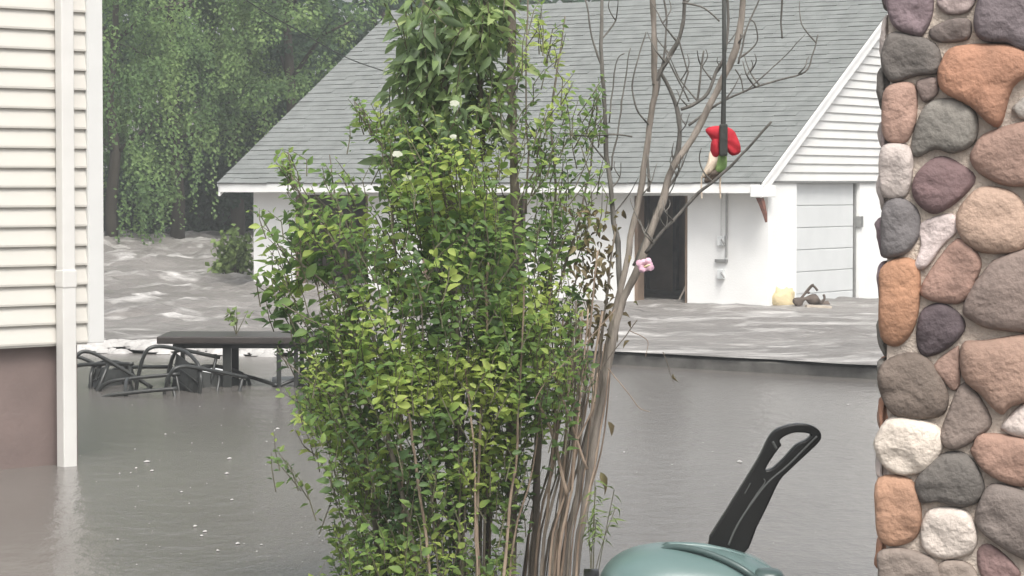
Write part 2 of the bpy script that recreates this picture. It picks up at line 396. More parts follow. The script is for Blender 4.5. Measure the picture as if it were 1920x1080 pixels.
b = MB(); b.box((LEN-T, T, -.7), (LEN, DEP, 1.7)); gb(b, 'side_wall', M['gwall'])
b = MB(); b.box((T+.003, T+.3, -.7), (LEN-T-.003, T+.36, 1.72)); 
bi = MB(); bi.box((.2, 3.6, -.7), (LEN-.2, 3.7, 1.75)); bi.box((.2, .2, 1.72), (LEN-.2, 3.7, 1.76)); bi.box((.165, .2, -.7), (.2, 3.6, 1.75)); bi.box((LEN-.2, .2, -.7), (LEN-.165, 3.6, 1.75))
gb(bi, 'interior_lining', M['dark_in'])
for k in range(16):
    b = MB(); b.box((.35+k*.48, 3.5, -.6), (.40+k*.48, 3.598, 1.715)); gb(b, 'wall_stud', M['wood'])
# gable wall below the siding, with the recessed door
dy0, dy1 = gy(1494), gy(1612)
for (y0, y1) in ((T, dy0), (dy1, DEP-T)):
    b = MB(); b.box((0.004, y0, -.7), (T, y1, 1.69)); gb(b, 'gable_base_wall', M['gwall'])
b = MB(); b.box((.006, dy0, 1.66), (T, dy1, 1.69)); gb(b, 'door_lintel', M['gwall'])
door = MB(); door.box((.09, dy0, -.7), (.13, dy1, 1.66)); door = gb(door, 'side_door', M['gdoor'])
for k in range(6):
    b = MB(); z0 = -.05+k*.285; b.bevbox((.075, dy0+.02, z0), (.092, dy1-.05, z0+.275), .006); gb(b, 'door_panel', M['gdoor'], door)
b = MB(); b.box((.05, dy1-.035, -.6), (.089, dy1-.004, 1.655)); gb(b, 'door_edge', M['galv'], door)
b = MB(); b.bevbox((-.03, dy1-.03, 1.07), (.05, dy1+.05, 1.22), .006); gb(b, 'latch_box', M['galv'], door)
# gable siding boards
gex = .112; zg = 1.69; APEX = TR-OV; zap = ZE+RISE
def rake_z(y): return ZE+.02+(RISE-.02)*(y+OV)/TR if y <= APEX else ZE+.02+(RISE-.02)*(2*APEX+OV-y)/TR
for k in range(26):
    z0 = zg+k*gex; z1 = min(z0+gex, zap-.12)
    if z1-z0 < .02: break
    def yl(z): return max(0.0, (z-ZE-.02)/(RISE-.02)*TR-OV+.13)
    y0, y1 = yl(z0), yl(z1); y0 = max(y0, 0.0)
    b = MB(); Y = 2*APEX
    vs = [(-.022, y0, z0), (-.022, Y-y0, z0), (.0, y1, z1+.003), (.0, Y-y1, z1+.003), (.03, y0, z0), (.03, Y-y0, z0), (.03, y1, z1+.003), (.03, Y-y1, z1+.003)]
    b.add(vs, [(0, 1, 3, 2), (0, 4, 5, 1), (4, 6, 7, 5), (2, 3, 7, 6), (0, 2, 6, 4), (1, 5, 7, 3)])
    gb(b, 'gable_board', M['gsiding'])
b = MB(); b.bevbox((-.02, -.02, zg-.028), (.03, DEP, zg-.002), .004); gb(b, 'gable_drip_edge', M['galv'])
# fascia, soffit, rake boards
OVL = .34; OVR = .10
b = MB(); b.bevbox((-OVR+.03, -OV, ZF), (LEN+OVL, -OV+.03, ZE-.004), .004); gb(b, 'fascia', M['fascia'])
b = MB(); b.box((-OVR+.03, -OV+.031, ZF+.012), (LEN+OVL, -.002, ZF+.03)); gb(b, 'soffit', M['gsiding'])
sl_len = math.hypot(TR, RISE); ang = math.atan2(RISE, TR)
for xs, nm in ((-OVR, 'rake_board'), (LEN+OVL-.03, 'rake_board')):
    for back in (0, 1):
        b = MB()
        for dz, dx, h in ((0, 0, .15), (.045, -.02 if xs < 0 else .02, .06)):
            vs = []
            for x in (xs+dx, xs+dx+.03):
                for (y, z) in ((-OV+.0, ZE-h+dz-.03), (APEX, ZE+RISE-h+dz-.03), (APEX, ZE+RISE+dz-.045), (-OV, ZE+dz-.045)):
                    vs.append((x, y if not back else 2*APEX-y, z))
            b.add(vs, [(0, 1, 2, 3), (4, 7, 6, 5), (0, 4, 5, 1), (1, 5, 6, 2), (2, 6, 7, 3), (3, 7, 4, 0)])
        gb(b, nm, M['fascia'])
b = MB(); b.bevbox((-OVR-.01, -OV-.012, ZF-.05), (.06, .0, ZF+.1), .01); gb(b, 'eave_return', M['fascia'])
# roof deck and shingle courses
roof = MB()
for s in (0, 1):
    vs = []
    for x in (-OVR+.005, LEN+OVL-.005):
        for (y, z) in ((-OV+.01, ZE-.03), (APEX, ZE+RISE-.03), (APEX, ZE+RISE-.005), (-OV+.01, ZE-.005)):
            vs.append((x, y if not s else 2*APEX-y, z))
    roof.add(vs, [(0, 1, 2, 3), (4, 7, 6, 5), (0, 4, 5, 1), (1, 5, 6, 2), (2, 6, 7, 3), (3, 7, 4, 0)])
roof = gb(roof, 'roof', M['shingle'])
nc = 40; ex = sl_len/nc
for k in range(nc):
    b = MB(); s0 = k*ex; x = -OVR-.005; xe = LEN+OVL+.005; off = (k % 3)*.1
    first = True
    while x < xe-.001:
        w = .32 if not first else .32-off
        first = False
        x2 = min(x+w, xe); jz = rnd.uniform(-.012, .006); lift = rnd.uniform(.012, .021)
        def q(xx, s, h):
            return (xx, -OV-.015+s*math.cos(ang)-h*math.sin(ang), ZE+s*math.sin(ang)+h*math.cos(ang))
        sa = s0+jz; sb = s0+ex+.05
        vs = [q(x, sa, lift), q(x2-.004, sa, lift), q(x2-.004, sb, .004), q(x, sb, .004), q(x, sa, -.002), q(x2-.004, sa, -.002)]
        b.add(vs, [(0, 1, 2, 3), (4, 5, 1, 0), (4, 0, 3), (5, 2, 1)])
        x = x2
    gb(b, 'shingle_course', M['shingle'], roof)
b = MB()
b.add([(-OVR, APEX-.14, ZE+RISE-.06), (LEN+OVL, APEX-.14, ZE+RISE-.06), (LEN+OVL, APEX, ZE+RISE+.035), (-OVR, APEX, ZE+RISE+.035), (-OVR, APEX+.14, ZE+RISE-.06), (LEN+OVL, APEX+.14, ZE+RISE-.06)], [(0, 1, 2, 3), (3, 2, 5, 4)])
gb(b, 'ridge_cap', M['shingle'], roof)
# far gable (left end) closing wall
b = MB(); b.add([(LEN-.01, 0, 1.6), (LEN-.01, 2*APEX, 1.6), (LEN-.01, APEX, zap-.06), (LEN-.1, 0, 1.6), (LEN-.1, 2*APEX, 1.6), (LEN-.1, APEX, zap-.06)], [(0, 1, 2), (3, 5, 4), (0, 2, 5, 3)])
gb(b, 'gable_end', M['gsiding'])

# conduit with boxes on the front wall
cx = gx(1364)
con = thing('wall_conduit', 'grey conduit with two small tap boxes on the white garage front', 'conduit', C)
def cb(bm, name, m, parent=None):
    o = bm.build(name, m, parent or con); o.data.transform(GM)
    if GM.determinant() < 0: o.data.flip_normals()
    return o
b = MB(); b.tube([(cx, -.025, ZF+.01), (cx, -.025, 1.0), (cx, -.03, .72)], .013, 6); cb(b, 'pipe', M['galv'])
b = MB(); b.tube([(cx+.08, -.018, ZF+.01), (cx+.08, -.018, .9)], .008, 6); cb(b, 'pipe', M['trim'])
for z in (.92, .50):
    b = MB(); b.bevbox((cx+.03, -.055, z-.05), (cx+.12, 0, z+.07), .006); bx = cb(b, 'tap_box', M['gdoor'])
    b = MB(); b.tube([(cx+.06, -.05, z+.03), (cx+.03, -.10, z+.02), (cx-.01, -.11, z-.03)], .012, 6); cb(b, 'spigot', M['galv'], bx)
b = MB(); b.bevbox((cx-.01, -.045, .66), (cx+.16, -.002, .70), .005); cb(b, 'bracket', M['galv'])
# dangling rusty bracket
b = MB(); q = gx(1428)
br = thing('eave_bracket', 'bent rusty bracket dangling from the eave corner of the garage', 'bracket', C)
b = MB(); b.tube([(-.02, -.30, ZF-.03), (-.05, -.28, ZF-.12), (-.085, -.26, ZF-.25), (-.10, -.25, ZF-.36)], [.05, .045, .032, .014], 5)
o = b.build('arm', M['rust'], br); o.data.transform(GM)
b = MB(); b.bevbox((-.07, -.35, ZF-.055), (.06, -.24, ZF-.045), .003)
o = b.build('plate', M['galv'], br); o.data.transform(GM)
# leaning stick in the open bay
b = MB(); p0 = C+e*gx(1248)+d*.25; p1 = C+e*gx(1281)+d*.3
p0 = p0+Vector((0, 0, .02)); p1 = p1+Vector((0, 0, .56))
dirv = (p1-p0).normalized(); rot = dirv.to_track_quat('Z', 'Y').to_matrix().to_4x4()
bm = MB(); bm.bevbox((-.02, -.012, -.1), (.02, .012, (p1-p0).length), .003, Matrix.Translation(p0) @ rot)
tag(bm.build('leaning_stick', M['plank']), 'pale stick leaning inside the dark garage bay right of the shrub', 'stick')
# straw bundle, driftwood and plank by the side door
def blob(name, c, rx, ry, rz, m, amp=.15, sc=6, seg=18, parent=None):
    vs, fs = [], []; rings = 10
    for i in range(rings+1):
        th = math.pi*i/rings
        for k in range(seg):
            ph = 2*math.pi*k/seg; n = Vector((math.sin(th)*math.cos(ph), math.sin(th)*math.sin(ph), math.cos(th)))
            sp_ = Vector([math.copysign(abs(v)**.7, v) for v in n])
            kf = 1+amp*noise.noise((n+Vector(c))*sc*.4)
            vs.append((c[0]+sp_.x*rx*kf, c[1]+sp_.y*ry*kf, c[2]+sp_.z*rz*kf))
    for i in range(rings):
        for k in range(seg):
            a = i*seg+k; b_ = i*seg+(k+1) % seg; fs.append((a, a+seg, b_+seg, b_))
    return obj(name, vs, fs, m, parent, True)
p = P(1468, 556, 33.6)
tag(blob('straw_bundle', (p.x, p.y, .16), .16, .14, .17, M['straw'], .5, 20), 'soft yellow straw bundle against the white garage corner', 'bundle')
dw = thing('driftwood', 'tangled grey driftwood caught in the flow beside the garage side door', 'driftwood', (0, 0, 0))
b = MB()
pts = [P(1490, 572, 33.3), P(1510, 560, 33.3), P(1535, 566, 33.4), P(1548, 575, 33.5)]
b.tube(spline(pts, 5), [.05+.03*math.sin(i) for i in range(16)], 7); b.build('log', M['wood'], dw, True)
for q in ([(1495, 570), (1508, 552), (1520, 537), (1526, 534)], [(1515, 545), (1524, 536), (1533, 545)], [(1538, 570), (1546, 560), (1544, 552)], [(1500, 562), (1512, 548), (1518, 550)]):
    b = MB(); b.tube(spline([P(x, y, 33.3) for x, y in q], 4), .016, 5); b.build('branch', M['wood'], dw, True)
p = P(1534, 577, 33.0)
bm = MB(); bm.bevbox((-.16, -.05, -.015), (.16, .05, .02), .004, Matrix.Translation((p.x, p.y, .13)) @ Matrix.Rotation(.2, 4, 'Z') @ Matrix.Rotation(.06, 4, 'Y'))
tag(bm.build('floating_plank', M['plank']), 'short pale plank floating before the driftwood near the side door', 'plank')

# ------------------------------------------------------------------ stone column
CY = 8.33
PXM = F/CY
ang_c = R(-15)
c0 = P(1664, 540, CY)              # left front edge of the column, on the front plane
CM = Matrix.Translation((c0.x, c0.y, 0)) @ Matrix.Rotation(ang_c, 4, 'Z')
CMI = CM.inverted()
CW, CD = .66, .62
colm = thing('stone_column', 'porch column faced with rounded river stones in tan, grey and white', 'column', (c0.x, c0.y, 0), ang_c)
b = MB(); b.bevbox((-.002, -.012, -.7), (CW+.002, CD, 3.6), .015); b.build('mortar_core', M['mortar'], colm)
def front(px, py):                 # photo pixel -> column front plane, local (x, z)
    a = CMI @ Vector((0, 0, CAMZ)); w = CMI @ P(px, py, CY); dd = w-a; t = -a.y/dd.y; q = a+dd*t
    return q.x, q.z
ST = [
 ([(85,0),(105,-70),(240,-60),(262,40),(225,130),(180,135),(110,95)], (138,112,118)),
 ([(275,0),(300,-30),(420,-30),(400,40),(330,58),(285,35)], (170,146,140)),
 ([(250,110),(320,75),(390,72),(405,100),(390,150),(300,162),(255,145)], (118,101,93)),
 ([(430,0),(470,-60),(720,-60),(720,200),(600,195),(540,165),(450,155),(415,100)], (114,98,102)),
 ([(75,170),(120,120),(270,165),(285,270),(200,285),(110,310),(68,250)], (112,102,94)),
 ([(290,240),(350,175),(580,175),(640,260),(560,330),(520,460),(480,470),(400,400),(300,345),(280,290)], (190,124,80)),
 ([(200,305),(275,290),(280,350),(235,385),(210,360)], (125,102,92)),
 ([(75,350),(130,310),(195,325),(200,440),(165,530),(100,535),(70,490)], (182,136,112)),
 ([(230,400),(330,370),(420,420),(420,530),(340,575),(270,560),(200,590),(178,540)], (128,121,110)),
 ([(560,400),(640,340),(720,330),(720,450),(600,450),(570,430)], (188,178,166)),
 ([(410,560),(480,490),(720,455),(720,660),(560,700),(450,660),(405,610)], (166,124,102)),
 ([(200,650),(270,590),(340,600),(420,665),(370,740),(280,800),(220,780),(182,720)], (128,92,92)),
 ([(65,560),(120,537),(180,560),(185,650),(160,735),(80,740),(60,680)], (208,190,180)),
 ([(75,770),(140,742),(205,790),(210,880),(160,950),(80,965),(65,900)], (115,108,108)),
 ([(210,840),(330,800),(356,860),(300,920),(240,1000),(190,1005),(215,920)], (214,192,186)),
 ([(360,780),(440,702),(560,720),(610,800),(600,930),(470,950),(390,920),(350,850)], (188,150,122)),
 ([(65,1010),(130,967),(205,990),(212,1120),(190,1230),(130,1295),(65,1260),(60,1100)], (184,122,72)),
 ([(222,1060),(350,895),(440,970),(420,1060),(390,1120),(330,1140),(228,1115)], (172,126,104)),
 ([(440,1030),(520,960),(720,940),(720,1220),(500,1235),(390,1190),(375,1150),(400,1090)], (142,118,105)),
 ([(610,712),(720,690),(720,900),(630,900),(622,800)], (158,146,136)),
 ([(215,1170),(290,1135),(365,1180),(378,1240),(310,1310),(230,1335),(198,1280)], (86,66,72)),
 ([(262,1370),(345,1300),(360,1315),(363,1430),(340,1465),(300,1430)], (172,130,108)),
 ([(372,1290),(460,1275),(720,1255),(720,1460),(560,1520),(515,1550),(440,1480),(372,1410)], (172,130,104)),
 ([(65,1370),(150,1325),(240,1340),(315,1460),(300,1550),(200,1570),(110,1550),(60,1460)], (122,102,86)),
 ([(310,1560),(380,1432),(480,1570),(430,1640),(340,1685),(285,1650)], (130,110,97)),
 ([(45,1640),(110,1560),(270,1590),(300,1670),(240,1760),(150,1780),(80,1750),(45,1690)], (226,208,188)),
 ([(520,1590),(600,1510),(720,1480),(720,1640),(590,1640),(530,1615)], (224,204,192)),
 ([(410,1670),(450,1622),(640,1655),(720,1770),(590,1825),(460,1770),(405,1700)], (172,126,100)),
 ([(195,1800),(290,1702),(390,1702),(450,1800),(440,1870),(370,1900),(280,1880),(215,1880)], (102,94,86)),
 ([(55,1792),(180,1797),(218,1910),(200,2010),(120,2045),(60,2020),(45,1930)], (190,134,92)),
 ([(215,1980),(250,1907),(370,1905),(420,1970),(415,2060),(310,2095),(230,2060)], (228,210,194)),
 ([(430,1890),(480,1812),(600,1835),(720,1890),(720,2120),(590,2090),(450,2000),(420,1950)], (128,112,102)),
 ([(425,2065),(480,2040),(580,2130),(570,2180),(450,2170)], (146,108,102)),
 ([(60,2065),(150,2052),(270,2100),(280,2210),(80,2230),(55,2130)], (140,122,108)),
 ([(285,2110),(400,2112),(440,2230),(290,2240)], (154,134,118)),
]
pal = [(138,112,118),(170,146,140),(118,101,93),(190,124,80),(182,136,112),(128,121,110),(208,190,180),(172,126,104),(122,102,86),(226,208,188),(102,94,86)]
smats = {}
def smat(c):
    if c not in smats: smats[c] = stone_mat(len(smats), c)
    return smats[c]
def stone(poly, c, Mx=None, h=None, sd=0):
    """rounded stone from a closed outline in the (x, z) plane bulging to -y"""
    out = [Vector((a.x, 0, a.y)) for a in spline([Vector((x, z, 0)) for x, z in poly], 4, True)]
    cen = sum(out, Vector())/len(out); n = len(out)
    size = sum((q-cen).length for q in out)/n
    h = h or max(.04, min(.075, size*.55))
    vs, fs = [], []
    levels = [(.90, -.012), (1.0, .012), (1.015, .3*h), (.985, .58*h), (.92, .80*h), (.80, .93*h), (.55, .99*h), (.25, 1.0*h)]
    for (s, y) in levels:
        for q in out:
            v = cen+(q-cen)*s
            nz = noise.noise(Vector((v.x, sd*3.7, v.z))*9)*.016+noise.noise(Vector((v.x, sd*1.3, v.z))*24)*.006-.007*max(0, noise.noise(Vector((v.x, sd*2.1, v.z))*15)-.25)*4
            vs.append(Vector((v.x, -y-nz*min(1, y/h+.1), v.z)))
    vs.append(Vector((cen.x, -1.0*h, cen.z)))
    for i in range(len(levels)-1):
        for k in range(n):
            a = i*n+k; b_ = i*n+(k+1) % n; fs.append((a, b_, b_+n, a+n))
    L = (len(levels)-1)*n
    for k in range(n): fs.append((L+k, L+(k+1) % n, len(vs)-1))
    if Mx is not None: vs = [Mx @ v for v in vs]
    return obj('stone', vs, fs, smat(c), colm, True)
for i, (pg, c) in enumerate(ST):
    pts = [front(1620+x/2, y/2) for x, y in pg]
    stone(pts, c, None, None, i)
def fill(w, z0, z1, Mx, x0=.0, seed=1):
    rr = random.Random(seed); z = z0; row = 0
    while z < z1:
        hh = rr.uniform(.11, .16); x = x0-.02
        while x < w-.03:
            ww = min(rr.uniform(.10, .2), w+.015-x)
            if ww < .06: break
            cx_, cz_ = x+ww/2, z+hh/2; k = rr.randint(6, 8); poly = []
            for a in range(k):
                q = 2*math.pi*(a+rr.uniform(-.2, .2))/k
                poly.append((cx_+ww*.49*math.copysign(abs(math.cos(q))**.7, math.cos(q)), cz_+hh*.48*math.copysign(abs(math.sin(q))**.7, math.sin(q))))
            stone(poly, rr.choice(pal), Mx, min(.035, ww*.3), rr.random()*50); x += ww+.004
        z += hh+.004; row += 1
zt = front(1700, -45)[1]; zb = front(1700, 1128)[1]
fill(CW, zt, 3.0, None, 0, 3)
fill(CW, -.1, zb-.13, None, 0, 4)
fill(CW, zb-.13, zt, None, front(1985, 500)[0], 5)
fill(CD, -.1, 3.0, Matrix.Translation((0, CD, 0)) @ Matrix.Rotation(R(-90), 4, 'Z'), .03, 6)    # left flank
fill(CD, -.1, 3.0, Matrix.Translation((CW, 0, 0)) @ Matrix.Rotation(R(90), 4, 'Z'), .03, 8)     # right flank

# ------------------------------------------------------------------ leaves
def leaf_verts(wid=.5, fold=.12, droop=.1):
    return [(0, 0, 0), (-.72*wid/2, .18, fold*.6), (.72*wid/2, .18, fold*.6), (0, .3, 0), (-wid/2, .42, fold), (wid/2, .42, fold), (0, .65, -.02-droop*.3), (-.62*wid/2, .74, fold*.5-droop*.5), (.62*wid/2, .74, fold*.5-droop*.5), (0, 1, -droop)]
LF = [(0, 3, 1), (0, 2, 3), (1, 3, 6, 4), (2, 5, 6, 3), (4, 6, 7), (5, 8, 6), (7, 6, 9), (6, 8, 9)]
def leaf_mesh(name, wid, fold, droop, m):
    me = bpy.data.meshes.new(name); me.from_pydata(leaf_verts(wid, fold, droop), [], LF); me.materials.append(m); me.shade_smooth(); return me
def leaf_matrix(pos, dirv, size, roll, rr, up=None):
    y = dirv.normalized(); z = Vector((rr.gauss(0, .5), rr.gauss(-.35, .5), 1)) if up is None else up
    x = y.cross(z)
    x = x.normalized() if x.length > 1e-4 else y.orthogonal().normalized()
    z = x.cross(y); m = Matrix((x, y, z)).transposed().to_4x4()
    return Matrix.Translation(pos) @ m @ Matrix.Rotation(roll, 4, 'Y') @ Matrix.Scale(size, 4)
class Leaves:
    def __init__(s, wid, fold, droop): s.t = [Vector(v) for v in leaf_verts(wid, fold, droop)]; s.m = []
    def add(s, mx): s.m.append(mx)
    def finish(s, parent, m, single=300, name='leaf', mass='foliage', wid=.5, fold=.12, droop=.1):
        # the leaves that show largest (nearest to the camera) become parts of their own
        order = sorted(range(len(s.m)), key=lambda i: s.m[i].translation.y - 4*s.m[i].to_scale().x)
        sg = set(order[:single]); me = leaf_mesh(name, wid, fold, droop, m)
        inv = Matrix.Translation(-parent.location)
        vs, fs = [], []
        for i, mx in enumerate(s.m):
            if i in sg: inst(name, me, parent, inv @ mx)
            else:
                n0 = len(vs); mm = inv @ mx
                vs += [mm @ v for v in s.t]; fs += [tuple(k+n0 for k in f) for f in LF]
        if vs: return kind(obj(mass, vs, fs, m, parent, True), 'stuff')

def stems(parent, lines, m, name, n=6, sub=5):
    for (pts, r0, r1) in lines:
        loc = parent.location
        pp = [P(x, y, Y)-loc for x, y, Y in pts]
        sp_ = spline(pp, sub); L = len(sp_)
        sp_ = [q+Vector((noise.noise(q*6+Vector((3, 1, 0)))+.5*noise.noise(q*17), noise.noise(q*6), 0))*.009 for q in sp_]
        b = MB(); b.tube(sp_, [(r0+(r1-r0)*i/(L-1))*(1+.22*noise.noise(q*16)+.12*noise.noise(q*40)) for i, q in enumerate(sp_)], n); b.build(name, m, parent, True)

SY = 10.4
# ---- bare branched shrub, right
bare = thing('bare_shrub', 'tall grey bare-branched shrub with tan stems, right of the leafy shrub', 'shrub', P(1065, 1130, SY-.1)*1)
bare.location.z = -.3
px = SY
big = [
 ([(1042,1180,SY-.1),(1065,1020,SY-.1),(1098,860,SY-.05),(1125,720,SY),(1150,600,SY),(1172,500,SY+.02),(1200,360,SY+.03),(1214,260,SY+.04),(1228,180,SY+.05),(1226,80,SY+.05),(1222,-60,SY+.06)], .0135, .010),
 ([(1070,1180,SY-.15),(1090,1000,SY-.15),(1112,850,SY-.12),(1138,700,SY-.1),(1165,580,SY-.1),(1205,480,SY-.1),(1240,380,SY-.08),(1258,320,SY-.06),(1305,245,SY-.04),(1345,165,SY),(1380,90,SY),(1402,-50,SY)], .0155, .011),
 ([(1190,500,SY+.1),(1222,430,SY+.1),(1250,340,SY+.1),(1272,270,SY+.1),(1268,200,SY+.1),(1235,130,SY+.12)], .014, .006),
 ([(1226,160,SY+.05),(1252,110,SY+.05),(1275,70,SY+.03),(1284,10,SY+.03),(1280,-40,SY)], .010, .006),
 ([(1275,205,SY),(1300,195,SY),(1325,175,SY),(1345,130,SY+.03),(1362,90,SY+.03),(1365,-40,SY+.03)], .007, .005),
 ([(1162,580,SY+.05),(1158,470,SY+.08),(1150,400,SY+.1),(1142,330,SY+.1),(1136,230,SY+.12),(1128,120,SY+.12),(1126,-40,SY+.14)], .012, .006),
 ([(1210,475,SY-.3),(1255,420,SY-.3),(1300,370,SY-.3),(1345,335,SY-.32),(1400,280,SY-.32),(1443,228,SY-.32)], .007, .004),
 ([(1290,235,SY),(1345,195,SY),(1400,170,SY),(1460,150,SY),(1508,135,SY),(1525,100,SY),(1535,65,SY)], .005, .002),
 ([(1400,172,SY),(1450,125,SY),(1490,85,SY),(1510,65,SY)], .0025, .001),
 ([(1467,-40,SY-.2),(1467,30,SY-.2),(1467,72,SY-.2)], .004, .003),
 ([(1290,190,SY),(1268,140,SY),(1250,105,SY)], .0035, .0025),
 ([(1268,200,SY),(1290,140,SY),(1290,130,SY),(1275,80,SY),(1270,70,SY)], .003, .0025),
 ([(1305,195,SY),(1312,150,SY),(1322,95,SY)], .005, .003),
 ([(1280,5,SY),(1320,15,SY),(1350,40,SY)], .004, .003),
 ([(1385,110,SY),(1405,95,SY),(1420,75,SY),(1418,45,SY),(1405,35,SY)], .004, .002),
 ([(1219,235,SY+.04),(1200,210,SY),(1186,160,SY),(1195,110,SY),(1208,60,SY)], .004, .002),
 ([(1212,290,SY+.03),(1216,330,SY+.03),(1215,360,SY+.03)], .004, .006),
 ([(1146,320,SY+.1),(1160,240,SY+.1),(1172,160,SY+.1),(1180,90,SY+.1)], .004, .002),
 ([(1143,230,SY+.1),(1155,120,SY+.1),(1170,100,SY+.1)], .003, .002),
 ([(1126,120,SY+.12),(1110,70,SY+.12),(1095,0,SY+.12)], .004, .003),
 ([(1060,250,SY+.1),(1100,255,SY+.1),(1150,252,SY+.1),(1185,256,SY+.06)], .004, .003),
 ([(1232,180,SY+.05),(1250,60,SY+.05),(1243,-20,SY+.05)], .004, .003),
 ([(1385,120,SY),(1398,60,SY),(1425,0,SY),(1432,-30,SY)], .004, .002),
 ([(1378,130,SY),(1392,150,SY),(1394,175,SY)], .003, .002),
]
rs = random.Random(55)
for (pts, r0, r1) in list(big[:8]):
    for k in range(5):
        i = rs.randrange(len(pts)-1); f = rs.random(); a, c_ = pts[i], pts[i+1]
        x, y, Y = [a[j]+(c_[j]-a[j])*f for j in range(3)]
        if y > 470 or y < -20: continue
        sx = rs.choice((-1, 1)); L_ = rs.uniform(30, 95)
        q = [(x, y, Y), (x+sx*L_*.35, y-L_*.45, Y+rs.uniform(-.05, .05)), (x+sx*L_*rs.uniform(.35, .7), y-L_, Y+rs.uniform(-.1, .1))]
        big.append((q, rs.uniform(.003, .0045), .0012))
        if rs.random() < .6: big.append(([q[1], (q[1][0]-sx*L_*.2, q[1][1]-L_*.35, Y), (q[1][0]-sx*L_*.15, q[1][1]-L_*.6, Y)], .0024, .001))
big = [(a_, max(b_, .0028)*1.12, c_*1.25) for a_, b_, c_ in big]
stems(bare, big[:2], M['bark_mid'], 'branch'); stems(bare, big[2:], M['bark_grey'], 'branch')
tan = []
rs = random.Random(21)
for k in range(24):
    x0 = rs.uniform(985, 1085); Y = SY+rs.uniform(-.25, .2); bend = rs.uniform(-8, 8)
    x1 = x0+rs.uniform(35, 75); y1 = rs.uniform(560, 720)
    tan.append(([(x0-12, 1190, Y), (x0+8, 1000, Y), ((x0+x1)/2+bend+8, 850, Y), (x1, y1, Y+.02)], rs.uniform(.003, .008), rs.uniform(.002, .005)))
tan += [([(1000,740,SY-.2),(1035,820,SY-.2),(1060,930,SY-.2)], .005, .008), ([(1150,580,SY-.35),(1100,640,SY-.35),(1020,720,SY-.35),(1000,760,SY-.35)], .0025, .002),
        ([(1195,600,SY-.2),(1150,660,SY-.2),(1080,760,SY-.2)], .002, .003), ([(1140,690,SY-.2),(1180,740,SY-.2),(1200,765,SY-.2),(1220,772,SY-.2)], .0025, .0012),
        ([(1180,620,SY-.2),(1215,640,SY-.2),(1212,670,SY-.2)], .002, .001), ([(1245,660,SY-.2),(1260,705,SY-.2),(1265,718,SY-.2)], .002, .001),
        ([(1100,880,SY-.2),(1060,760,SY-.2),(1035,690,SY-.2)], .006, .004), ([(1080,830,SY-.2),(1110,770,SY-.2),(1120,700,SY-.2)], .004, .003)]
stems(bare, tan[::3]+tan[1::3], M['stem'], 'stem'); stems(bare, tan[2::3], M['bark'], 'stem')
# dry curled leaves on the tan side
dl = Leaves(.42, .2, .25); rs = random.Random(31)
for k in range(230):
    cx_, cy_ = rs.gauss(1112, 26), rs.uniform(380, 640)
    p = P(cx_, cy_, SY+rs.uniform(-.15, .2)); dv = Vector((rs.gauss(0, .6), rs.gauss(0, .6), rs.gauss(-.6, .5)))
    dl.add(leaf_matrix(p, dv, rs.uniform(.028, .05), rs.uniform(-1, 1), rs))
for (x, y, sz) in ((1126, 885, .07), (1130, 905, .05), (1140, 790, .06), (1262, 700, .04)):
    dl.add(leaf_matrix(P(x, y, SY-.2), Vector((.35, 0, -.9)), sz, .4, rs))
dl.finish(bare, M['dry'], 60, 'dry_leaf', 'dry_foliage', .42, .2, .25)
# pink flower
fc = P(1208, 498, SY-.32)
fl = MB(); fl.tube([fc-bare.location+Vector((-.01, .01, -.01)), fc-bare.location+Vector((.02, -.03, .004))], [.006, .003], 6)
flo = fl.build('flower', M['pistil'], bare, True)
for k in range(8):
    a = 2*math.pi*k/8+.3; r = .034*(1 if k % 2 else .8)
    ax = Vector((math.cos(a), -.25, math.sin(a)*.8+.05)); side = Vector((-math.sin(a), 0, math.cos(a)))
    c_ = fc-bare.location; vs = []
    for (tt, ww, yy) in ((.1, .003, 0), (.45, .011, -.010), (.8, .012, -.006), (1.0, .004, .006)):
        for s in (-1, 0, 1): vs.append(c_+ax*r*tt*1.1+side*ww*s+Vector((.003, yy+(.003 if s else 0), 0)))
    fs = [(i*3+j, i*3+j+1, i*3+j+4, i*3+j+3) for i in range(3) for j in range(2)]
    obj('petal', vs, fs, M['petal'], flo, True)

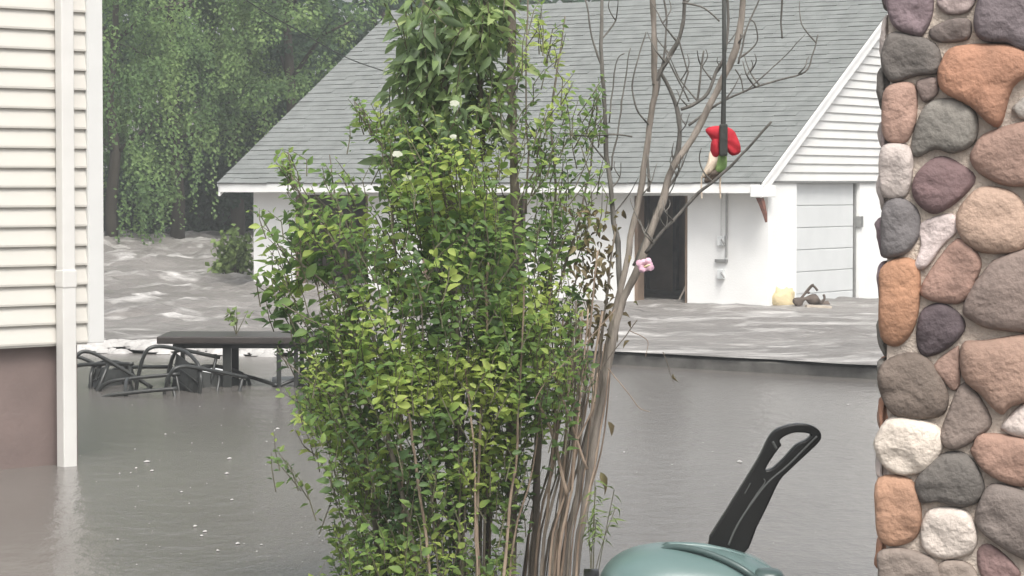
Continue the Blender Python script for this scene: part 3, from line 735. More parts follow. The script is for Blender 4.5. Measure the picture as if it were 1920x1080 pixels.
# ---- leafy shrub, centre
shr = thing('leafy_shrub', 'large leafy green shrub with many upright stems in the middle of the pool', 'shrub', (P(860, 1130, SY).x, SY, -.3))
rs = random.Random(5)
lines = []
for k in range(34):
    x0 = rs.gauss(890, 105); x0 = max(710, min(1060, x0)); Y = SY+rs.uniform(-.3, .3)
    x1 = x0+(x0-890)*rs.uniform(.2, .9)+rs.uniform(-25, 25); yt = rs.uniform(420, 760)
    lines.append(([(x0+(890-x0)*.15, 1190, Y), (x0, 1010, Y), (x0*.5+x1*.5+rs.uniform(-8, 8), 830, Y), (x1, yt, Y)], rs.uniform(.004, .009), rs.uniform(.0025, .005)))
stems(shr, lines[:16], M['stem'], 'stem'); stems(shr, lines[16:], M['bark'], 'stem')
lines = []
for (pts, r0, r1) in [([(955,1190,SY),(958,950,SY),(962,780,SY),(975,600,SY+.05),(968,420,SY+.1),(962,300,SY+.1),(958,150,SY+.1),(960,-60,SY+.1)], .026, .017),
                      ([(870,1190,SY+.1),(862,960,SY+.1),(858,760,SY+.1),(850,560,SY+.12),(846,380,SY+.15)], .022, .014),
                      ([(1000,1190,SY+.1),(1004,950,SY+.1),(1010,800,SY+.1),(1015,650,SY+.1)], .02, .012),
                      ([(915,1190,SY+.2),(912,950,SY+.2),(918,760,SY+.2),(925,560,SY+.2)], .02, .012),
                      ([(720,1190,SY),(705,1010,SY),(690,900,SY),(660,800,SY),(630,700,SY)], .016, .006),
                      ([(800,1190,SY-.2),(770,1000,SY-.2),(735,850,SY-.2),(720,740,SY-.2)], .014, .007),
                      ([(740,760,SY),(690,600,SY),(640,480,SY),(580,390,SY),(550,340,SY),(540,285,SY)], .008, .003),
                      ([(690,620,SY-.1),(640,560,SY-.1),(570,500,SY-.1),(520,460,SY-.1)], .006, .002),
                      ([(760,560,SY),(735,430,SY),(740,330,SY),(700,250,SY),(665,190,SY)], .007, .002),
                      ([(690,520,SY+.05),(650,420,SY+.05),(625,340,SY+.05),(620,290,SY+.05)], .006, .002),
                      ([(700,650,SY-.15),(640,620,SY-.15),(580,600,SY-.15),(530,570,SY-.15)], .005, .002),
                      ([(690,760,SY-.1),(620,740,SY-.1),(560,700,SY-.1),(520,660,SY-.1)], .005, .002),
                      ([(1000,650,SY+.1),(1030,520,SY+.1),(1040,380,SY+.1),(1035,230,SY+.1),(1050,100,SY+.1),(1060,30,SY+.1)], .008, .003),
                      ([(1020,600,SY+.1),(1070,470,SY+.1),(1100,340,SY+.1),(1120,200,SY+.1)], .007, .003),
                      ([(985,400,SY),(988,250,SY),(985,100,SY),(990,-40,SY)], .005, .003),
                      ([(905,640,SY-.1),(898,500,SY-.1),(832,380,SY-.1),(828,260,SY-.1)], .009, .004)]:
    lines.append((pts, r0, r1))
stems(shr, lines, M['bark'], 'branch')
lv = Leaves(.56, .12, .14); tw = MB()
CL = [ # cx, cy, rx, ry, twigs, leaves per twig, size, depth spread
 (615,430,85,85,40,11,.046,.3), (700,420,50,60,12,9,.045,.3), (540,300,26,30,5,9,.040,.1), (520,325,30,22,3,7,.04,.1), (690,235,38,48,8,9,.038,.1), (622,310,18,28,4,8,.036,.1), (735,300,35,40,8,10,.042,.15),
 (800,250,75,60,26,10,.044,.3), (880,290,60,50,16,10,.042,.3), (930,200,40,70,10,9,.04,.25), (770,340,60,40,20,10,.044,.3), (860,470,165,105,125,12,.046,.42), (830,350,110,70,50,11,.046,.35), (960,380,70,60,20,10,.044,.3),
 (800,600,200,105,140,12,.047,.45), (560,480,60,55,8,8,.052,.2), (530,505,40,30,3,6,.058,.1), (580,590,60,40,10,8,.048,.2), (630,620,70,50,20,9,.046,.3),
 (700,720,150,85,85,12,.046,.45), (860,700,130,80,60,12,.046,.4), (600,720,60,40,12,9,.042,.2), (560,690,35,30,6,8,.04,.1), (730,820,140,65,50,11,.044,.4), (665,800,55,45,16,10,.042,.25), (645,890,36,35,9,9,.04,.2),
 (655,960,50,60,12,9,.04,.2), (690,1040,60,50,16,10,.044,.25), (640,1050,40,30,6,8,.04,.2), (740,960,50,60,9,9,.04,.25), (835,890,40,35,9,9,.042,.1), (955,940,22,60,8,9,.038,.1), (935,1030,35,25,6,9,.04,.1), (900,830,60,40,9,9,.042,.2),
 (1000,640,105,90,75,12,.044,.4), (1000,750,75,55,26,11,.044,.3), (1060,560,55,60,18,10,.04,.3), (1050,470,45,60,13,9,.038,.25), (1040,330,40,90,22,9,.037,.2), (1045,180,40,80,10,8,.036,.15), (1040,80,25,40,5,7,.034,.1), (1110,330,30,60,9,8,.034,.15), (1125,180,18,70,10,7,.034,.1), (1060,410,40,50,14,9,.036,.2), (1035,250,35,70,16,9,.036,.2), (1090,240,30,25,3,7,.034,.1),
 (850,880,90,60,30,10,.044,.4), (800,960,90,60,28,10,.043,.4), (890,1030,70,45,14,9,.042,.35), (930,840,70,50,20,10,.043,.35), (980,890,45,60,9,9,.04,.3), (760,1050,80,30,16,10,.043,.35), (1060,700,50,60,14,9,.04,.3), (770,890,110,60,30,10,.044,.35), (700,985,90,60,26,10,.043,.35), (830,1010,70,50,12,9,.04,.3), (890,950,60,60,7,8,.038,.3), (690,880,60,50,20,10,.043,.3), (545,850,45,25,4,6,.038,.15), (530,800,25,20,2,5,.036,.1), (505,430,28,40,5,7,.05,.12), (490,520,20,25,3,5,.056,.1), (515,560,30,25,4,6,.05,.1), (560,380,40,30,7,8,.044,.12), (480,400,14,14,2,5,.042,.05), (535,640,25,20,4,6,.044,.1), (595,765,30,35,7,8,.042,.15), (690,200,25,25,4,7,.036,.08), (655,185,10,10,2,6,.03,.05), (990,150,22,120,10,9,.036,.15), (1000,30,25,40,6,8,.036,.15),
]
for (cx_, cy_, rx, ry, nt_, nl, sz, dp) in CL:
    for k in range(int(nt_*1.2+.5)):
        for _ in range(20):
            a, b_ = rs.uniform(-1, 1), rs.uniform(-1, 1)
            if a*a+b_*b_ < 1: break
        og = 1.25 if rs.random() < .12 else 1.0
        ex_, ey_ = cx_+a*rx*og, cy_+b_*ry*og
        Y = SY+rs.uniform(-dp, dp)
        tip = P(ex_, ey_, Y); L_ = rs.uniform(.12, .24)*(.7 if dp < .12 else 1)
        out = (ex_-880)/400
        back = Vector((-out*.6+rs.gauss(0, .3), (SY-Y)*.6+rs.gauss(0, .25), -1)).normalized()
        base = tip+back*L_; mid = (tip+base)/2+Vector((rs.gauss(0, .012), rs.gauss(0, .012), rs.gauss(.01, .01)))
        pts = [base-shr.location, mid-shr.location, tip-shr.location]
        tw.tube(pts, [.0028, .0022, .001], 3, False)
        for j in range(nl):
            t = .08+.92*j/(nl-1); q = base.lerp(mid, t*2) if t < .5 else mid.lerp(tip, t*2-1)
            az = j*2.4+rs.uniform(-.5, .5); fwd = (tip-base).normalized()
            sv = fwd.orthogonal().normalized(); sv.rotate(Matrix.Rotation(az, 3, fwd))
            dv = sv*1.0+fwd*rs.uniform(.3, .9)+Vector((0, 0, rs.uniform(-.45, .1)))
            lv.add(leaf_matrix(q+sv*.006, dv, (1.2 if sz > .049 else 1.02)*sz*rs.uniform(.5, 1.4)*(1.05-.35*t), rs.uniform(-.5, .5), rs))
kind(tw.build('twigs', M['twig'], shr), 'stuff')
for (x, y, sz) in ((745, 287, .020), (765, 333, .021), (852, 192, .019), (850, 255, .014)):
    c_ = P(x, y, SY-.3)-shr.location; b = MB()
    for k in range(5):
        a = 2*math.pi*k/5+x; ax = Vector((math.cos(a), -.35, math.sin(a)*.6-.2)); sdv = Vector((-math.sin(a), 0, math.cos(a)))
        b.add([c_, c_+ax*sz*.5+sdv*sz*.42, c_+ax*sz+sdv*sz*.2+Vector((0, .006, 0)), c_+ax*sz-sdv*sz*.2+Vector((0, .006, 0)), c_+ax*sz*.5-sdv*sz*.42], [(0, 1, 2, 3, 4)])
    b.build('white_bloom', M['white_petal'], shr, True)

lv.finish(shr, M['leaf'], 300, 'leaf', 'foliage', .56, .12, .14)

# ---- drooping long-leaved vine / sapling above the shrub
vin = thing('drooping_vine', 'vine with long drooping leaves hanging above the leafy shrub', 'vine', P(850, 20, SY+.15)*1)
vl = Leaves(.36, .10, .24); tw = MB(); rs = random.Random(77)
stems(vin, [([(848,400,SY+.2),(840,280,SY+.2),(832,160,SY+.2),(825,0,SY+.2),(828,-120,SY+.2)], .012, .014), ([(905,300,SY+.2),(900,160,SY+.2),(905,0,SY+.2),(900,-120,SY+.2)], .012, .015)], M['bark'], 'stem')
for (cx_, cy_, rx, ry, nt_) in [(850, 60, 88, 90, 60), (800, 170, 58, 90, 46), (780, 260, 55, 60, 24), (760, 200, 25, 60, 14), (865, 150, 65, 70, 22), (915, 130, 35, 130, 24), (920, 260, 40, 60, 8), (835, 290, 70, 40, 8), (770, 90, 25, 50, 8), (950, 60, 30, 70, 8), (955, 220, 35, 90, 8), (755, 320, 40, 40, 10)]:
    for k in range(nt_):
        ex_, ey_ = cx_+rs.uniform(-1, 1)*rx, cy_+rs.uniform(-1, 1)*ry
        Y = SY+.15+rs.uniform(-.22, .25); tip = P(ex_, ey_, Y); base = tip+Vector((rs.gauss(0, .06)+(850-ex_)/1500, rs.gauss(0, .06), rs.uniform(.08, .16)))
        tw.tube([base-vin.location, tip-vin.location], [.003, .0015], 3, False)
        for j in range(6):
            q = base.lerp(tip, j/5); az = rs.uniform(0, 6.28)
            dv = Vector((math.cos(az)*1.0+(ex_-850)/260, math.sin(az)*1.0, rs.uniform(-1.25, .25)))
            vl.add(leaf_matrix(q, dv, rs.uniform(.045, .11), rs.uniform(-1.1, 1.1), rs))
kind(tw.build('tendrils', M['twig'], vin), 'stuff')
vl.finish(vin, M['vleaf'], 300, 'leaf', 'foliage', .36, .10, .24)

# ---- wispy weed beside the stems
wd = thing('weed', 'wispy green weed low beside the tan stems, above the teal cart', 'weed', (P(1110, 1130, SY-.3).x, SY-.3, -.2))
wl = Leaves(.16, .05, .3); rs = random.Random(9); tw = MB()
for k in range(7):
    x0, x1, y1 = 1098+rs.uniform(-6, 14), 1128+rs.uniform(-35, 30), rs.uniform(900, 985)
    b0, b1, b2 = P(x0, 1190, SY-.3), P((x0+x1)/2, 1040, SY-.3), P(x1, y1, SY-.3+rs.uniform(-.05, .05))
    tw.tube([q-wd.location for q in spline([b0, b1, b2], 4)], .0018, 3, False)
    for j in range(11):
        q = b1.lerp(b2, .3+.7*j/10); wl.add(leaf_matrix(q, Vector((rs.gauss(0, 1), rs.gauss(0, .6), rs.uniform(-1, .3))), rs.uniform(.035, .06), 0, rs))
tw.build('stalks', M['twig'], wd); wl.finish(wd, M['weed'], 77, 'leaf', 'foliage', .16, .05, .3)

# ------------------------------------------------------------------ hanging ornament
OY = SY-.25
oc = P(1355, 290, OY)
orn = thing('hanging_ornament', 'red, cream and green cloth ornament hanging on a dark strap among bare branches', 'ornament', oc)
b = MB(); top = P(1357, -70, OY)-oc
b.tube([top, P(1358, 120, OY)-oc, P(1356, 238, OY)-oc, P(1355, 262, OY)-oc], [.0075, .008, .010, .010], 8)
b.build('strap', M['strap'], orn, True)
b = MB(); b.bevbox((-.016, -.066, -.005), (.014, -.03, .115), .006); b.build('clasp', M['strap'], orn)
def cloth(name, pts, m, th=.006, bulge=.02):
    """padded cloth panel from an outline in photo pixels"""
    q = [P(x, y, OY)-oc for x, y in pts]; q = [Vector((a.x, 0, a.z)) for a in spline([Vector((v.x, v.y, v.z)) for v in q], 3, True)]
    c_ = sum(q, Vector())/len(q); n = len(q); vs = []
    for (s, y) in ((1, 0), (.8, -.6*bulge), (.4, -bulge)):
        for v in q: w = c_+(v-c_)*s; vs.append(Vector((w.x, y-.012+.016*noise.noise(w*38), w.z)))
    vs.append(c_+Vector((0, -bulge-.012, 0)))
    for (s, y) in ((.98, th), (.5, th+bulge*.6)):
        for v in q: w = c_+(v-c_)*s; vs.append(Vector((w.x, y, w.z)))
    fs = []
    for i in range(2): fs += [(i*n+k, i*n+(k+1) % n, (i+1)*n+(k+1) % n, (i+1)*n+k) for k in range(n)]
    fs += [(2*n+k, 2*n+(k+1) % n, 3*n) for k in range(n)]
    B0 = 3*n+1
    fs += [(k, B0+k, B0+(k+1) % n, (k+1) % n) for k in range(n)]+[(B0+k, B0+n+k, B0+n+(k+1) % n, B0+(k+1) % n) for k in range(n)]+[tuple(B0+n+k for k in range(n))]
    return obj(name, vs, fs, m, orn, True)
cloth('hood', [(1322,243),(1345,236),(1372,242),(1384,262),(1388,285),(1372,292),(1358,280),(1340,285),(1334,262)], M['red'], bulge=.02)
cloth('wing', [(1335,262),(1348,258),(1350,285),(1342,298),(1332,290)], M['red'], bulge=.03)
cloth('body', [(1332,282),(1348,285),(1346,308),(1335,322),(1321,334),(1316,328),(1326,305)], M['cream'], bulge=.02)
cloth('tail', [(1347,284),(1360,284),(1363,305),(1358,320),(1346,326),(1340,318)], M['green_cloth'], bulge=.024)
cloth('under_fold', [(1330,322),(1348,315),(1360,318),(1345,335),(1325,343),(1320,338)], M['wood'], bulge=.012)
for x in (1316, 1351):
    b = MB(); b.tube([P(x, 330, OY)-oc, P(x-1, 350, OY)-oc, P(x, 372, OY)-oc], .0035, 5); b.build('ribbon', M['cream'], orn)

# ------------------------------------------------------------------ teal cart with black loop handle
TY = 9.1
tc = P(1300, 1090, TY)
cart = thing('garden_cart', 'teal moulded plastic cart with a black loop pull handle, at the column foot', 'cart', (tc.x, TY, -.15))
vs, fs = [], []; seg, rg = 36, 14
topz = P(1290, 1021, TY).z+.15
for i in range(rg+1):
    th = (math.pi/2)*i/rg
    for k in range(seg):
        a = 2*math.pi*k/seg; ce, se = math.cos(a), math.sin(a)
        rx, ry = .335, .26
        r = 1/((abs(ce)**3+abs(se)**3)**(1/3))
        prof_r = math.sin(th)**.8; z = topz-.20*(1-math.cos(th)**.9)
        z -= .05*prof_r*ce*.5
        vs.append((rx*r*prof_r*ce+.005, ry*r*prof_r*se, z))
for k in range(seg): v = vs[rg*seg+k]; vs.append((v[0]*.98, v[1]*.98, .02))
for i in range(rg+1):
    for k in range(seg):
        a = i*seg+k; b_ = i*seg+(k+1) % seg; fs.append((a, a+seg, b_+seg, b_))
obj('body', vs, fs, M['teal'], cart, True)
def surf(px_, py_, dy=0): q = P(px_, py_, TY+dy); return q-cart.location
b = MB(); b.tube(spline([surf(1222,1046,-.05), surf(1255,1027,-.08), surf(1300,1030,-.12), surf(1350,1046,-.16), surf(1400,1072,-.2), surf(1430,1100,-.2)], 6), [.012]*31, 8); b.build('rim_ridge', M['teal_dark'], cart, True)
b = MB(); b.tube(spline([surf(1250,1023,-.01), surf(1320,1026,-.02), surf(1390,1044,-.05), surf(1445,1072,-.08), surf(1480,1100,-.1)], 6), [.013]*25, 8); b.build('rim_ridge', M['teal'], cart, True)
b = MB(); b.tube(spline([surf(1215,1052,-.04), surf(1238,1036,-.03), surf(1256,1025,-.02)], 6), [.02]*13, 8); b.build('corner_cap', M['teal_dark'], cart, True)
blob('end_cap', tuple(surf(1440, 1085, -.16)), .055, .06, .035, M['teal_dark'], .05, 4, 18, cart)
wx = surf(1106, 1083, -.1)
b = MB(); b.tube([wx+Vector((-.02, 0, -.06)), wx+Vector((.03, 0, -.06))], .09, 20); w_ = b.build('wheel', M['blackplastic'], cart, True)
b = MB(); b.tube([wx+Vector((-.028, 0, -.06)), wx+Vector((.036, 0, -.06))], .03, 12); b.build('hub', M['teal_dark'], w_, True)
# handle: outline with a hole, extruded and rounded
outer = [(1330,1024),(1362,962),(1420,868),(1441,826),(1455,808),(1478,799),(1500,796),(1522,799),(1537,808),(1541,818),(1537,830),(1510,856),(1480,884),(1462,904),(1440,950),(1420,990),(1393,1042)]
hole = [(1436,882),(1447,862),(1461,842),(1466,836),(1463,827),(1474,818),(1492,812),(1514,813),(1522,818),(1512,827),(1494,836),(1476,856),(1462,870),(1448,881)]
def w2(l): return [(P(x, y, TY).x, P(x, y, TY).z) for x, y in l]
cu = bpy.data.curves.new('handle', 'CURVE'); cu.dimensions = '2D'; cu.fill_mode = 'BOTH'; cu.extrude = .014; cu.bevel_depth = .007; cu.bevel_resolution = 3; cu.offset = -.006
for l, nsub in ((outer, 3), (hole, 3)):
    q = [(v.x, v.y) for v in spline([Vector((x, z, 0)) for x, z in w2(l)], nsub, True)]
    s_ = cu.splines.new('POLY'); s_.points.add(len(q)-1); s_.use_cyclic_u = True
    for pt, (x, z) in zip(s_.points, q): pt.co = (x-tc.x, z-tc.z, 0, 1)
tmp = bpy.data.objects.new('tmp', cu); COL.objects.link(tmp)
dg = bpy.context.evaluated_depsgraph_get(); dg.update()
me = bpy.data.meshes.new_from_object(tmp.evaluated_get(dg)); bpy.data.objects.remove(tmp); bpy.data.curves.remove(cu)
me.name = 'handle'; me.materials.clear(); me.materials.append(M['blackplastic'])
me.transform(Matrix.Translation((0, .04, tc.z+.15)) @ Matrix.Rotation(R(90), 4, 'X'))
me.shade_flat()
hd = inst('handle', me, cart)
for (l, r) in (([(1366,1022),(1380,990),(1405,950),(1440,905),(1475,875),(1505,845),(1532,818)], .004), ([(1402,952),(1420,925),(1434,905),(1432,898)], .0025), ([(1396,926),(1404,912),(1407,906)], .0022), ([(1449,828),(1456,842)], .005)):
    b = MB(); b.tube(spline([surf(x, y, .017) for x, y in l], 5), r, 6); b.build('highlight_rib', M['highlight_rib'], hd, True)  # raised ribs, edge highlights put into their lighter colour

# ------------------------------------------------------------------ patio table and tumbled chairs
tY = 21.9
tl = P(305, 632, tY); tr_ = P(700, 628, tY+.1)
zt_ = P(400, 632, tY).z
tab = thing('patio_table', 'long dark patio table standing in the flood behind the leafy shrub', 'table', (tl.x, tY, -.3))
Lt = tr_.x-tl.x; zt0 = zt_+.3
b = MB(); b.bevbox((0, -.38, zt0-.035), (Lt, .42, zt0+.025), .012); b.build('tabletop', M['tabletop'], tab)
b = MB(); b.bevbox((.12, -.30, zt0-.075), (Lt-.12, -.27, zt0-.037), .004); b.bevbox((.12, .30, zt0-.075), (Lt-.12, .33, zt0-.037), .004); b.build('apron', M['blackmetal'], tab)
for x in (.2, .56, .98, 1.12, Lt-.2):
    w = .035 if x > .5 and x < .6 else .018
    for y in (-.28, .30):
        if x in (.2, .98) and y > 0: continue
        b = MB(); b.bevbox((x-w, y-.02, -.1), (x+w, y+.02, zt0-.037), .004); b.build('leg', M['blackmetal'], tab)
def chair(label, loc, rot):
    t = thing('patio_chair', label, 'chair', loc, 0, 'patio chairs tumbled in the flood')
    t.rotation_euler = rot
    r = .016
    for s in (-1, 1):
        x = s*.27
        b = MB(); b.tube(spline([(x, -.24, .0), (x, -.27, .35), (x, -.27, .58), (x, -.18, .66), (x, .10, .66), (x, .25, .62)], 5), r, 7); b.build('arm', M['blackmetal'], t, True)
        b = MB(); b.tube(spline([(x*.9, .30, 0), (x*.9, .22, .40), (x*.9, .28, .7), (x*.85, .36, .92)], 5), r, 7); b.build('back_post', M['blackmetal'], t, True)
        b = MB(); b.tube([(x, -.24, .03), (x*.95, .28, .03)], r*.8, 6); b.build('runner', M['blackmetal'], t, True)
    b = MB(); b.tube(spline([(-.23, .36, .92), (-.12, .38, .97), (.12, .38, .97), (.23, .36, .92)], 5), r, 7); b.build('top_rail', M['blackmetal'], t, True)
    b = MB(); b.tube(spline([(-.26, -.25, .40), (.26, -.25, .40), (.25, .22, .38), (-.25, .22, .38)], 5, True)+[Vector((-.26, -.25, .40))], r, 7); b.build('seat_frame', M['blackmetal'], t, True)
    for k in range(4):
        y = -.15+k*.1; b = MB(); b.tube([(-.25, y, .392), (.25, y, .392)], .006, 5); b.build('seat_bar', M['blackmetal'], t, True)
    b = MB(); b.add([(-.24, -.24, .40), (.24, -.24, .40), (.24, .0, .375), (-.24, .0, .375), (.23, .21, .39), (-.23, .21, .39), (.22, .28, .68), (-.22, .28, .68), (.21, .36, .93), (-.21, .36, .93)], [(0, 1, 2, 3), (3, 2, 4, 5), (5, 4, 6, 7), (7, 6, 8, 9)]); o = b.build('seat_shade_panel', M['shade_panel'], t, True)  # panel added to each chair for the dark shadow mass under the table
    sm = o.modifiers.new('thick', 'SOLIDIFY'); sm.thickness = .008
    for x in (-.1, .1):
        b = MB(); b.tube([(x, .235, .42), (x, .28, .68), (x, .37, .95)], .007, 5); b.build('back_bar', M['blackmetal'], t, True)
    return t
def cl(px_, py_, Y): return P(px_, py_, Y)
chair('black metal chair tipped on its back in the flood, leftmost, nearest the cream house', P(238, 716, 21.6)+Vector((.05, 0, -.28)), (R(-62), R(8), R(108)))
chair('black metal chair leaning under the dark table end, its arm loops showing', P(285, 712, 21.5)+Vector((.0, .1, -.13)), (R(-97), R(6), R(62)))
chair('black metal chair half sunk in front of the dark table middle', P(420, 712, 21.3)+Vector((0, .15, -.14)), (R(-82), R(-14), R(120)))
chair('black metal chair half hidden by the leafy shrub at the dark table', P(510, 715, 21.2)+Vector((0, .2, -.42)), (R(-75), R(10), R(-60)))
chair('black metal chair lying low in the water before the table, between tipped chairs', P(345, 722, 21.0)+Vector((0, 0, -.20)), (R(-100), R(-8), R(95)))
chair('black metal chair sunk beneath the table middle, only its arms above water', P(455, 718, 21.3)+Vector((0, .1, -.22)), (R(-88), R(12), R(40)))
# pale cushion floating by the chairs
for (x, y, lab, w) in ((575, 713, 'pale flat cushion floating at the left edge of the shrub', .26), (378, 695, 'pale flat cushion floating under the dark table', .24)):
    Y = CAMZ*F/(y-345)*.985; p = P(x, y, Y)
    bm = MB(); bm.bevbox((-w, -.22, -.02), (w, .22, .03), .015, Matrix.Translation((p.x, p.y, .012)) @ Matrix.Rotation(.25, 4, 'Z'))
    tag(bm.build('cushion', M['gdoor']), lab, 'cushion')

# ------------------------------------------------------------------ trees
def leafq(vs, fs, p, s, rr, down=0.0, nb=None):
    if nb is None: nb = Vector((rr.gauss(0, 1), rr.gauss(0, 1), rr.gauss(0, 1)))
    n = Vector((nb.x+rr.gauss(0, .45), nb.y+rr.gauss(0, .45), nb.z+rr.gauss(0, .45))); n = n.normalized() if n.length > .01 else Vector((0, 0, 1))
    a = Vector((rr.gauss(0, 1), rr.gauss(0, 1), rr.gauss(0, 1)-down)); a = a-n*a.dot(n); a = a.normalized() if a.length > .01 else n.orthogonal().normalized()
    c_ = n.cross(a); n0 = len(vs); w = s*rr.uniform(.28, .45); nn = n*s*.1
    vs += [p, p+a*s*.5+c_*w+nn, p+a*s, p+a*s*.5-c_*w+nn]; fs += [(n0, n0+1, n0+2), (n0, n0+2, n0+3)]
def tree(name, label, x, y, h, r, mleaf, seed, clumps, per, leaf, cz=.55, strands=0, slen=2.0, low=.2, group='trees beyond the flood', flat=1.0):
    rr = random.Random(seed)
    z0 = .2
    t = thing(name, label, 'tree', (x, y, z0), 0, group)
    tb = MB(); th = h*.75; lean = Vector((rr.uniform(-.06, .06), rr.uniform(-.06, .06), 1))
    pts = [lean*(th*k/6)+Vector((rr.gauss(0, .05), rr.gauss(0, .05), 0))*(k > 0) for k in range(7)]; pts[0].z = -.4
    tb.tube(pts, [h*.013*(1.25-.95*k/6) for k in range(7)], 8)
    ends = []
    for k in range(9):
        q = pts[2+k % 5]; a = rr.uniform(0, 6.28); L_ = r*rr.uniform(.5, .9)
        e2 = q+Vector((math.cos(a)*L_, math.sin(a)*L_, L_*rr.uniform(.1, .7)))
        tb.tube([q, q.lerp(e2, .5)+Vector((0, 0, .15*L_)), e2], [h*.006, h*.004, h*.0015], 5); ends.append(e2)
    tb.build('trunk', M['trunk'], t, True)
    vs, fs = [], []
    for k in range(clumps):
        while True:
            v = Vector((rr.uniform(-1, 1), rr.uniform(-1, 1), rr.uniform(-1, 1)))
            if .45 < v.length < 1: break
        c_ = Vector((v.x*r, v.y*r*flat, h*cz+v.z*h*(1-cz)*.98))
        if c_.z < h*low: c_.z = h*low+rr.uniform(0, .3)
        cr_ = rr.uniform(.3, .6)*r*.36
        for j in range(per):
            g = Vector((rr.gauss(0, 1), rr.gauss(0, 1), rr.gauss(0, 1))).normalized()*rr.random()**.4; g.z *= .75
            leafq(vs, fs, c_+g*cr_, leaf*rr.uniform(.7, 1.3), rr, .5, g*.9+Vector((0, -.3, .6)))
    for k in range(strands):        # hanging cascades, each a bundle of fronds
        a = rr.uniform(0, 6.28); rad = r*rr.uniform(.35, 1.05); top = Vector((math.cos(a)*rad, math.sin(a)*rad*flat, h*rr.uniform(low+.12, .9)))
        for q in range(9):
            p = top+Vector((rr.gauss(0, .13), rr.gauss(0, .13), rr.gauss(0, .12))); L_ = slen*rr.uniform(.25, 1.0); n = int(L_/.045)
            sw = Vector((rr.gauss(0, .14), rr.gauss(0, .14), -1))
            for j in range(n):
                f = j/n; p2 = p+sw*(L_*f)+Vector((rr.gauss(0, .05), rr.gauss(0, .05), 0))*(1-.5*f)
                leafq(vs, fs, p2, leaf*rr.uniform(.7, 1.2), rr, 1.6, Vector((math.cos(a)*.4, -.7, .45)))
    o = obj('crown', vs, fs, mleaf, t); return t
def gxw(px_, Y): return (px_-960)/F*Y
tree('willow_tree', 'leafy drooping tree at the far left, its low fronds near the cream house', gxw(215, 48), 48, 8.0, 1.7, M['tleaf'], 11, 26, 130, .075, .5, 60, 1.9, .06)
tree('willow_tree', 'broad drooping green tree left of the garage, fronds hanging over the flood', gxw(330, 49.5), 49.5, 9, 2.1, M['tleaf'], 12, 34, 130, .075, .55, 80, 1.7, .18)
tree('leafy_tree', 'green tree rising just behind the left slope of the garage roof', gxw(555, 50), 50, 9, 2.2, M['tleaf'], 13, 90, 190, .075, .58, 24, .8, .26)
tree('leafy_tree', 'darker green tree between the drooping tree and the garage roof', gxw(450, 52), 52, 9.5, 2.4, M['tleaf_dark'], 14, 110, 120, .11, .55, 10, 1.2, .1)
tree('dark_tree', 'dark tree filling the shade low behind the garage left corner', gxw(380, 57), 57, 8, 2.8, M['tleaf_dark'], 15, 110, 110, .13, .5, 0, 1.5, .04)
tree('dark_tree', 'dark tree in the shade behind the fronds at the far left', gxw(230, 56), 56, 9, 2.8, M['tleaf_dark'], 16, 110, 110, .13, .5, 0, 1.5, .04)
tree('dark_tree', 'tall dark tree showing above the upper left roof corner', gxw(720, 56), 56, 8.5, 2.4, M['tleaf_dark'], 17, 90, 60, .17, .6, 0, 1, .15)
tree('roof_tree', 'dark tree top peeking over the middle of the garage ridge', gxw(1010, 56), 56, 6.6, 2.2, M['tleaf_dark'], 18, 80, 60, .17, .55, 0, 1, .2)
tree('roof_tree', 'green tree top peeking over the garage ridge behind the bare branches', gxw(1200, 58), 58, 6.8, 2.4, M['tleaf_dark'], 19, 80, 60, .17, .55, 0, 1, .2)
# far wood closing the view
vs, fs = [], []; rr = random.Random(99)
for k in range(420):
    x = rr.uniform(-26, 14); y = rr.uniform(60, 74); hmax = 11.5 if x < 0 else 7.5
    c_ = Vector((x, y, rr.uniform(.3, hmax))); cr_ = rr.uniform(.6, 1.4)
    for j in range(60): leafq(vs, fs, c_+Vector((rr.gauss(0, .6), rr.gauss(0, .4), rr.gauss(0, .6)))*cr_, .36*rr.uniform(.7, 1.3), rr, .4)
o = kind(obj('far_woods', vs, fs, M['tleaf_dark']), 'stuff'); o['label'] = 'dark far woods behind the flooded yard'; o['category'] = 'woods'
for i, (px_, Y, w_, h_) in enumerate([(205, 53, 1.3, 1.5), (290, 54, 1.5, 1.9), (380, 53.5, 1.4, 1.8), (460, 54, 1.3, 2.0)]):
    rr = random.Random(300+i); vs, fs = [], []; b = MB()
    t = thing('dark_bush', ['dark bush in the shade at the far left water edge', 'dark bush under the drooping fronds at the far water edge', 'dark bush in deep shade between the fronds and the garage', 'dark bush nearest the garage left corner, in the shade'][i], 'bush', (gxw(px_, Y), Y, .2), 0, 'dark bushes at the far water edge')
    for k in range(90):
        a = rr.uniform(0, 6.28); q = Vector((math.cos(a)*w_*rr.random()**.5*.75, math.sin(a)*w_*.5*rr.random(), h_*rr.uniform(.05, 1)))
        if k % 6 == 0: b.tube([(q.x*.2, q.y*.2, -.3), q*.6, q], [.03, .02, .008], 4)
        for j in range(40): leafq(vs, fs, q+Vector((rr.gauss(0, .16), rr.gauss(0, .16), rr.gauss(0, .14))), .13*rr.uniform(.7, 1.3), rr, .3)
    b.build('stem', M['trunk'], t); obj('foliage', vs, fs, M['tleaf_dark'], t)
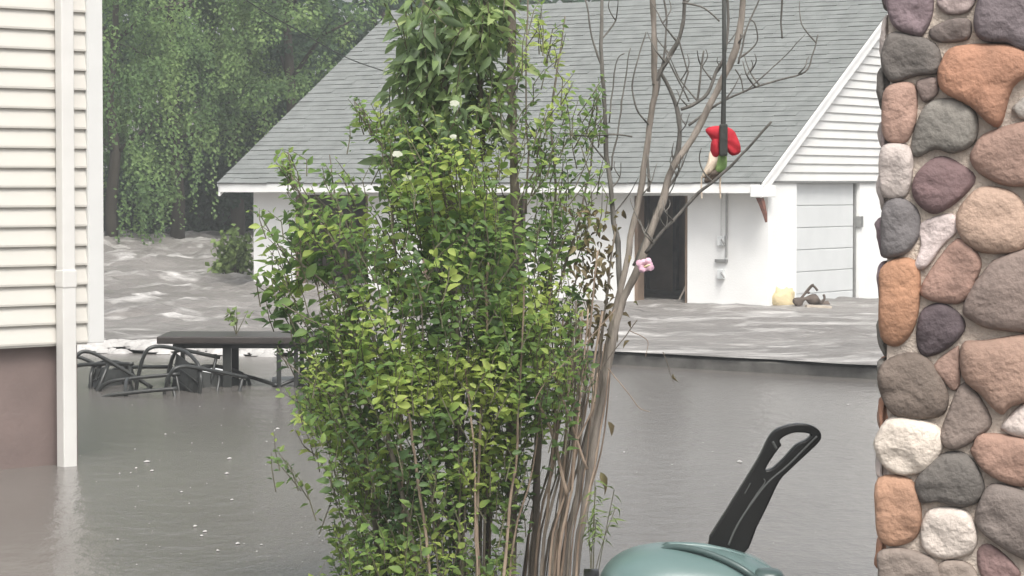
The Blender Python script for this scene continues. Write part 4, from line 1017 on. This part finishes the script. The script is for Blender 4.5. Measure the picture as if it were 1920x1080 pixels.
# bright bush at the garage corner
bp = P(436, 505, 39.5)
bu = thing('bush', 'small bright yellow-green bush at the left corner of the garage', 'bush', (bp.x, 39.5, .25))
rr = random.Random(41); vs, fs = [], []; b = MB()
for k in range(34):
    a = rr.uniform(0, 6.28); q = Vector((math.cos(a)*rr.uniform(.05, .36), math.sin(a)*.3*rr.random(), rr.uniform(.1, .66)))
    b.tube([(q.x*.2, q.y*.2, -.1), q*.6, q], [.008, .006, .003], 4)
    for j in range(22): leafq(vs, fs, q*rr.uniform(.55, 1.05)+Vector((rr.gauss(0, .05), rr.gauss(0, .05), rr.gauss(0, .05))), .09*rr.uniform(.7, 1.4), rr, .1)
b.build('stem', M['twig'], bu); obj('foliage', vs, fs, M['weed'], bu)

# sprig of leaves on the table
sp_t = P(443, 634, tY); spg = thing('leafy_sprig', 'small yellow-green sprig caught on the dark patio table', 'plant', (sp_t.x, tY, zt_+.02))
rr = random.Random(71); vs, fs = [], []; b = MB()
for k in range(7):
    q = Vector((rr.gauss(0, .06), rr.gauss(0, .05), rr.uniform(.10, .19))); b.tube([(0, 0, 0), q*.6, q], [.004, .003, .002], 4)
    for j in range(4): leafq(vs, fs, q+Vector((rr.gauss(0, .02), rr.gauss(0, .02), rr.gauss(0, .02))), .06, rr, .1)
b.build('stem', M['twig'], spg); obj('foliage', vs, fs, M['weed'], spg)
# sagging wire from the trees down towards the roof
b = MB(); b.tube(spline([P(400, -45, 30), P(480, 12, 31), P(560, 58, 32), P(650, 108, 33.5), P(735, 138, 35), P(800, 158, 36.2)], 6), .007, 5)
tag(b.build('overhead_wire', M['wire'], None, True), 'thin dark wire slanting down across the trees to the garage roof', 'wire')

# ------------------------------------------------------------------ damp air
hz = bpy.data.materials.new('damp_air'); hz.use_nodes = True; t = hz.node_tree; t.nodes.clear()
pv = t.nodes.new('ShaderNodeVolumePrincipled'); pv.inputs['Color'].default_value = (.92, .95, .96, 1); pv.inputs['Density'].default_value = .0028; pv.inputs['Anisotropy'].default_value = .2
oo = t.nodes.new('ShaderNodeOutputMaterial'); t.links.new(pv.outputs[0], oo.inputs['Volume'])
b = MB(); b.box((-410, -70, -1.8), (410, 710, 17)); o = kind(b.build('haze', hz), 'stuff'); o['label'] = 'thin damp haze filling the air over the yard'; o['category'] = 'haze'
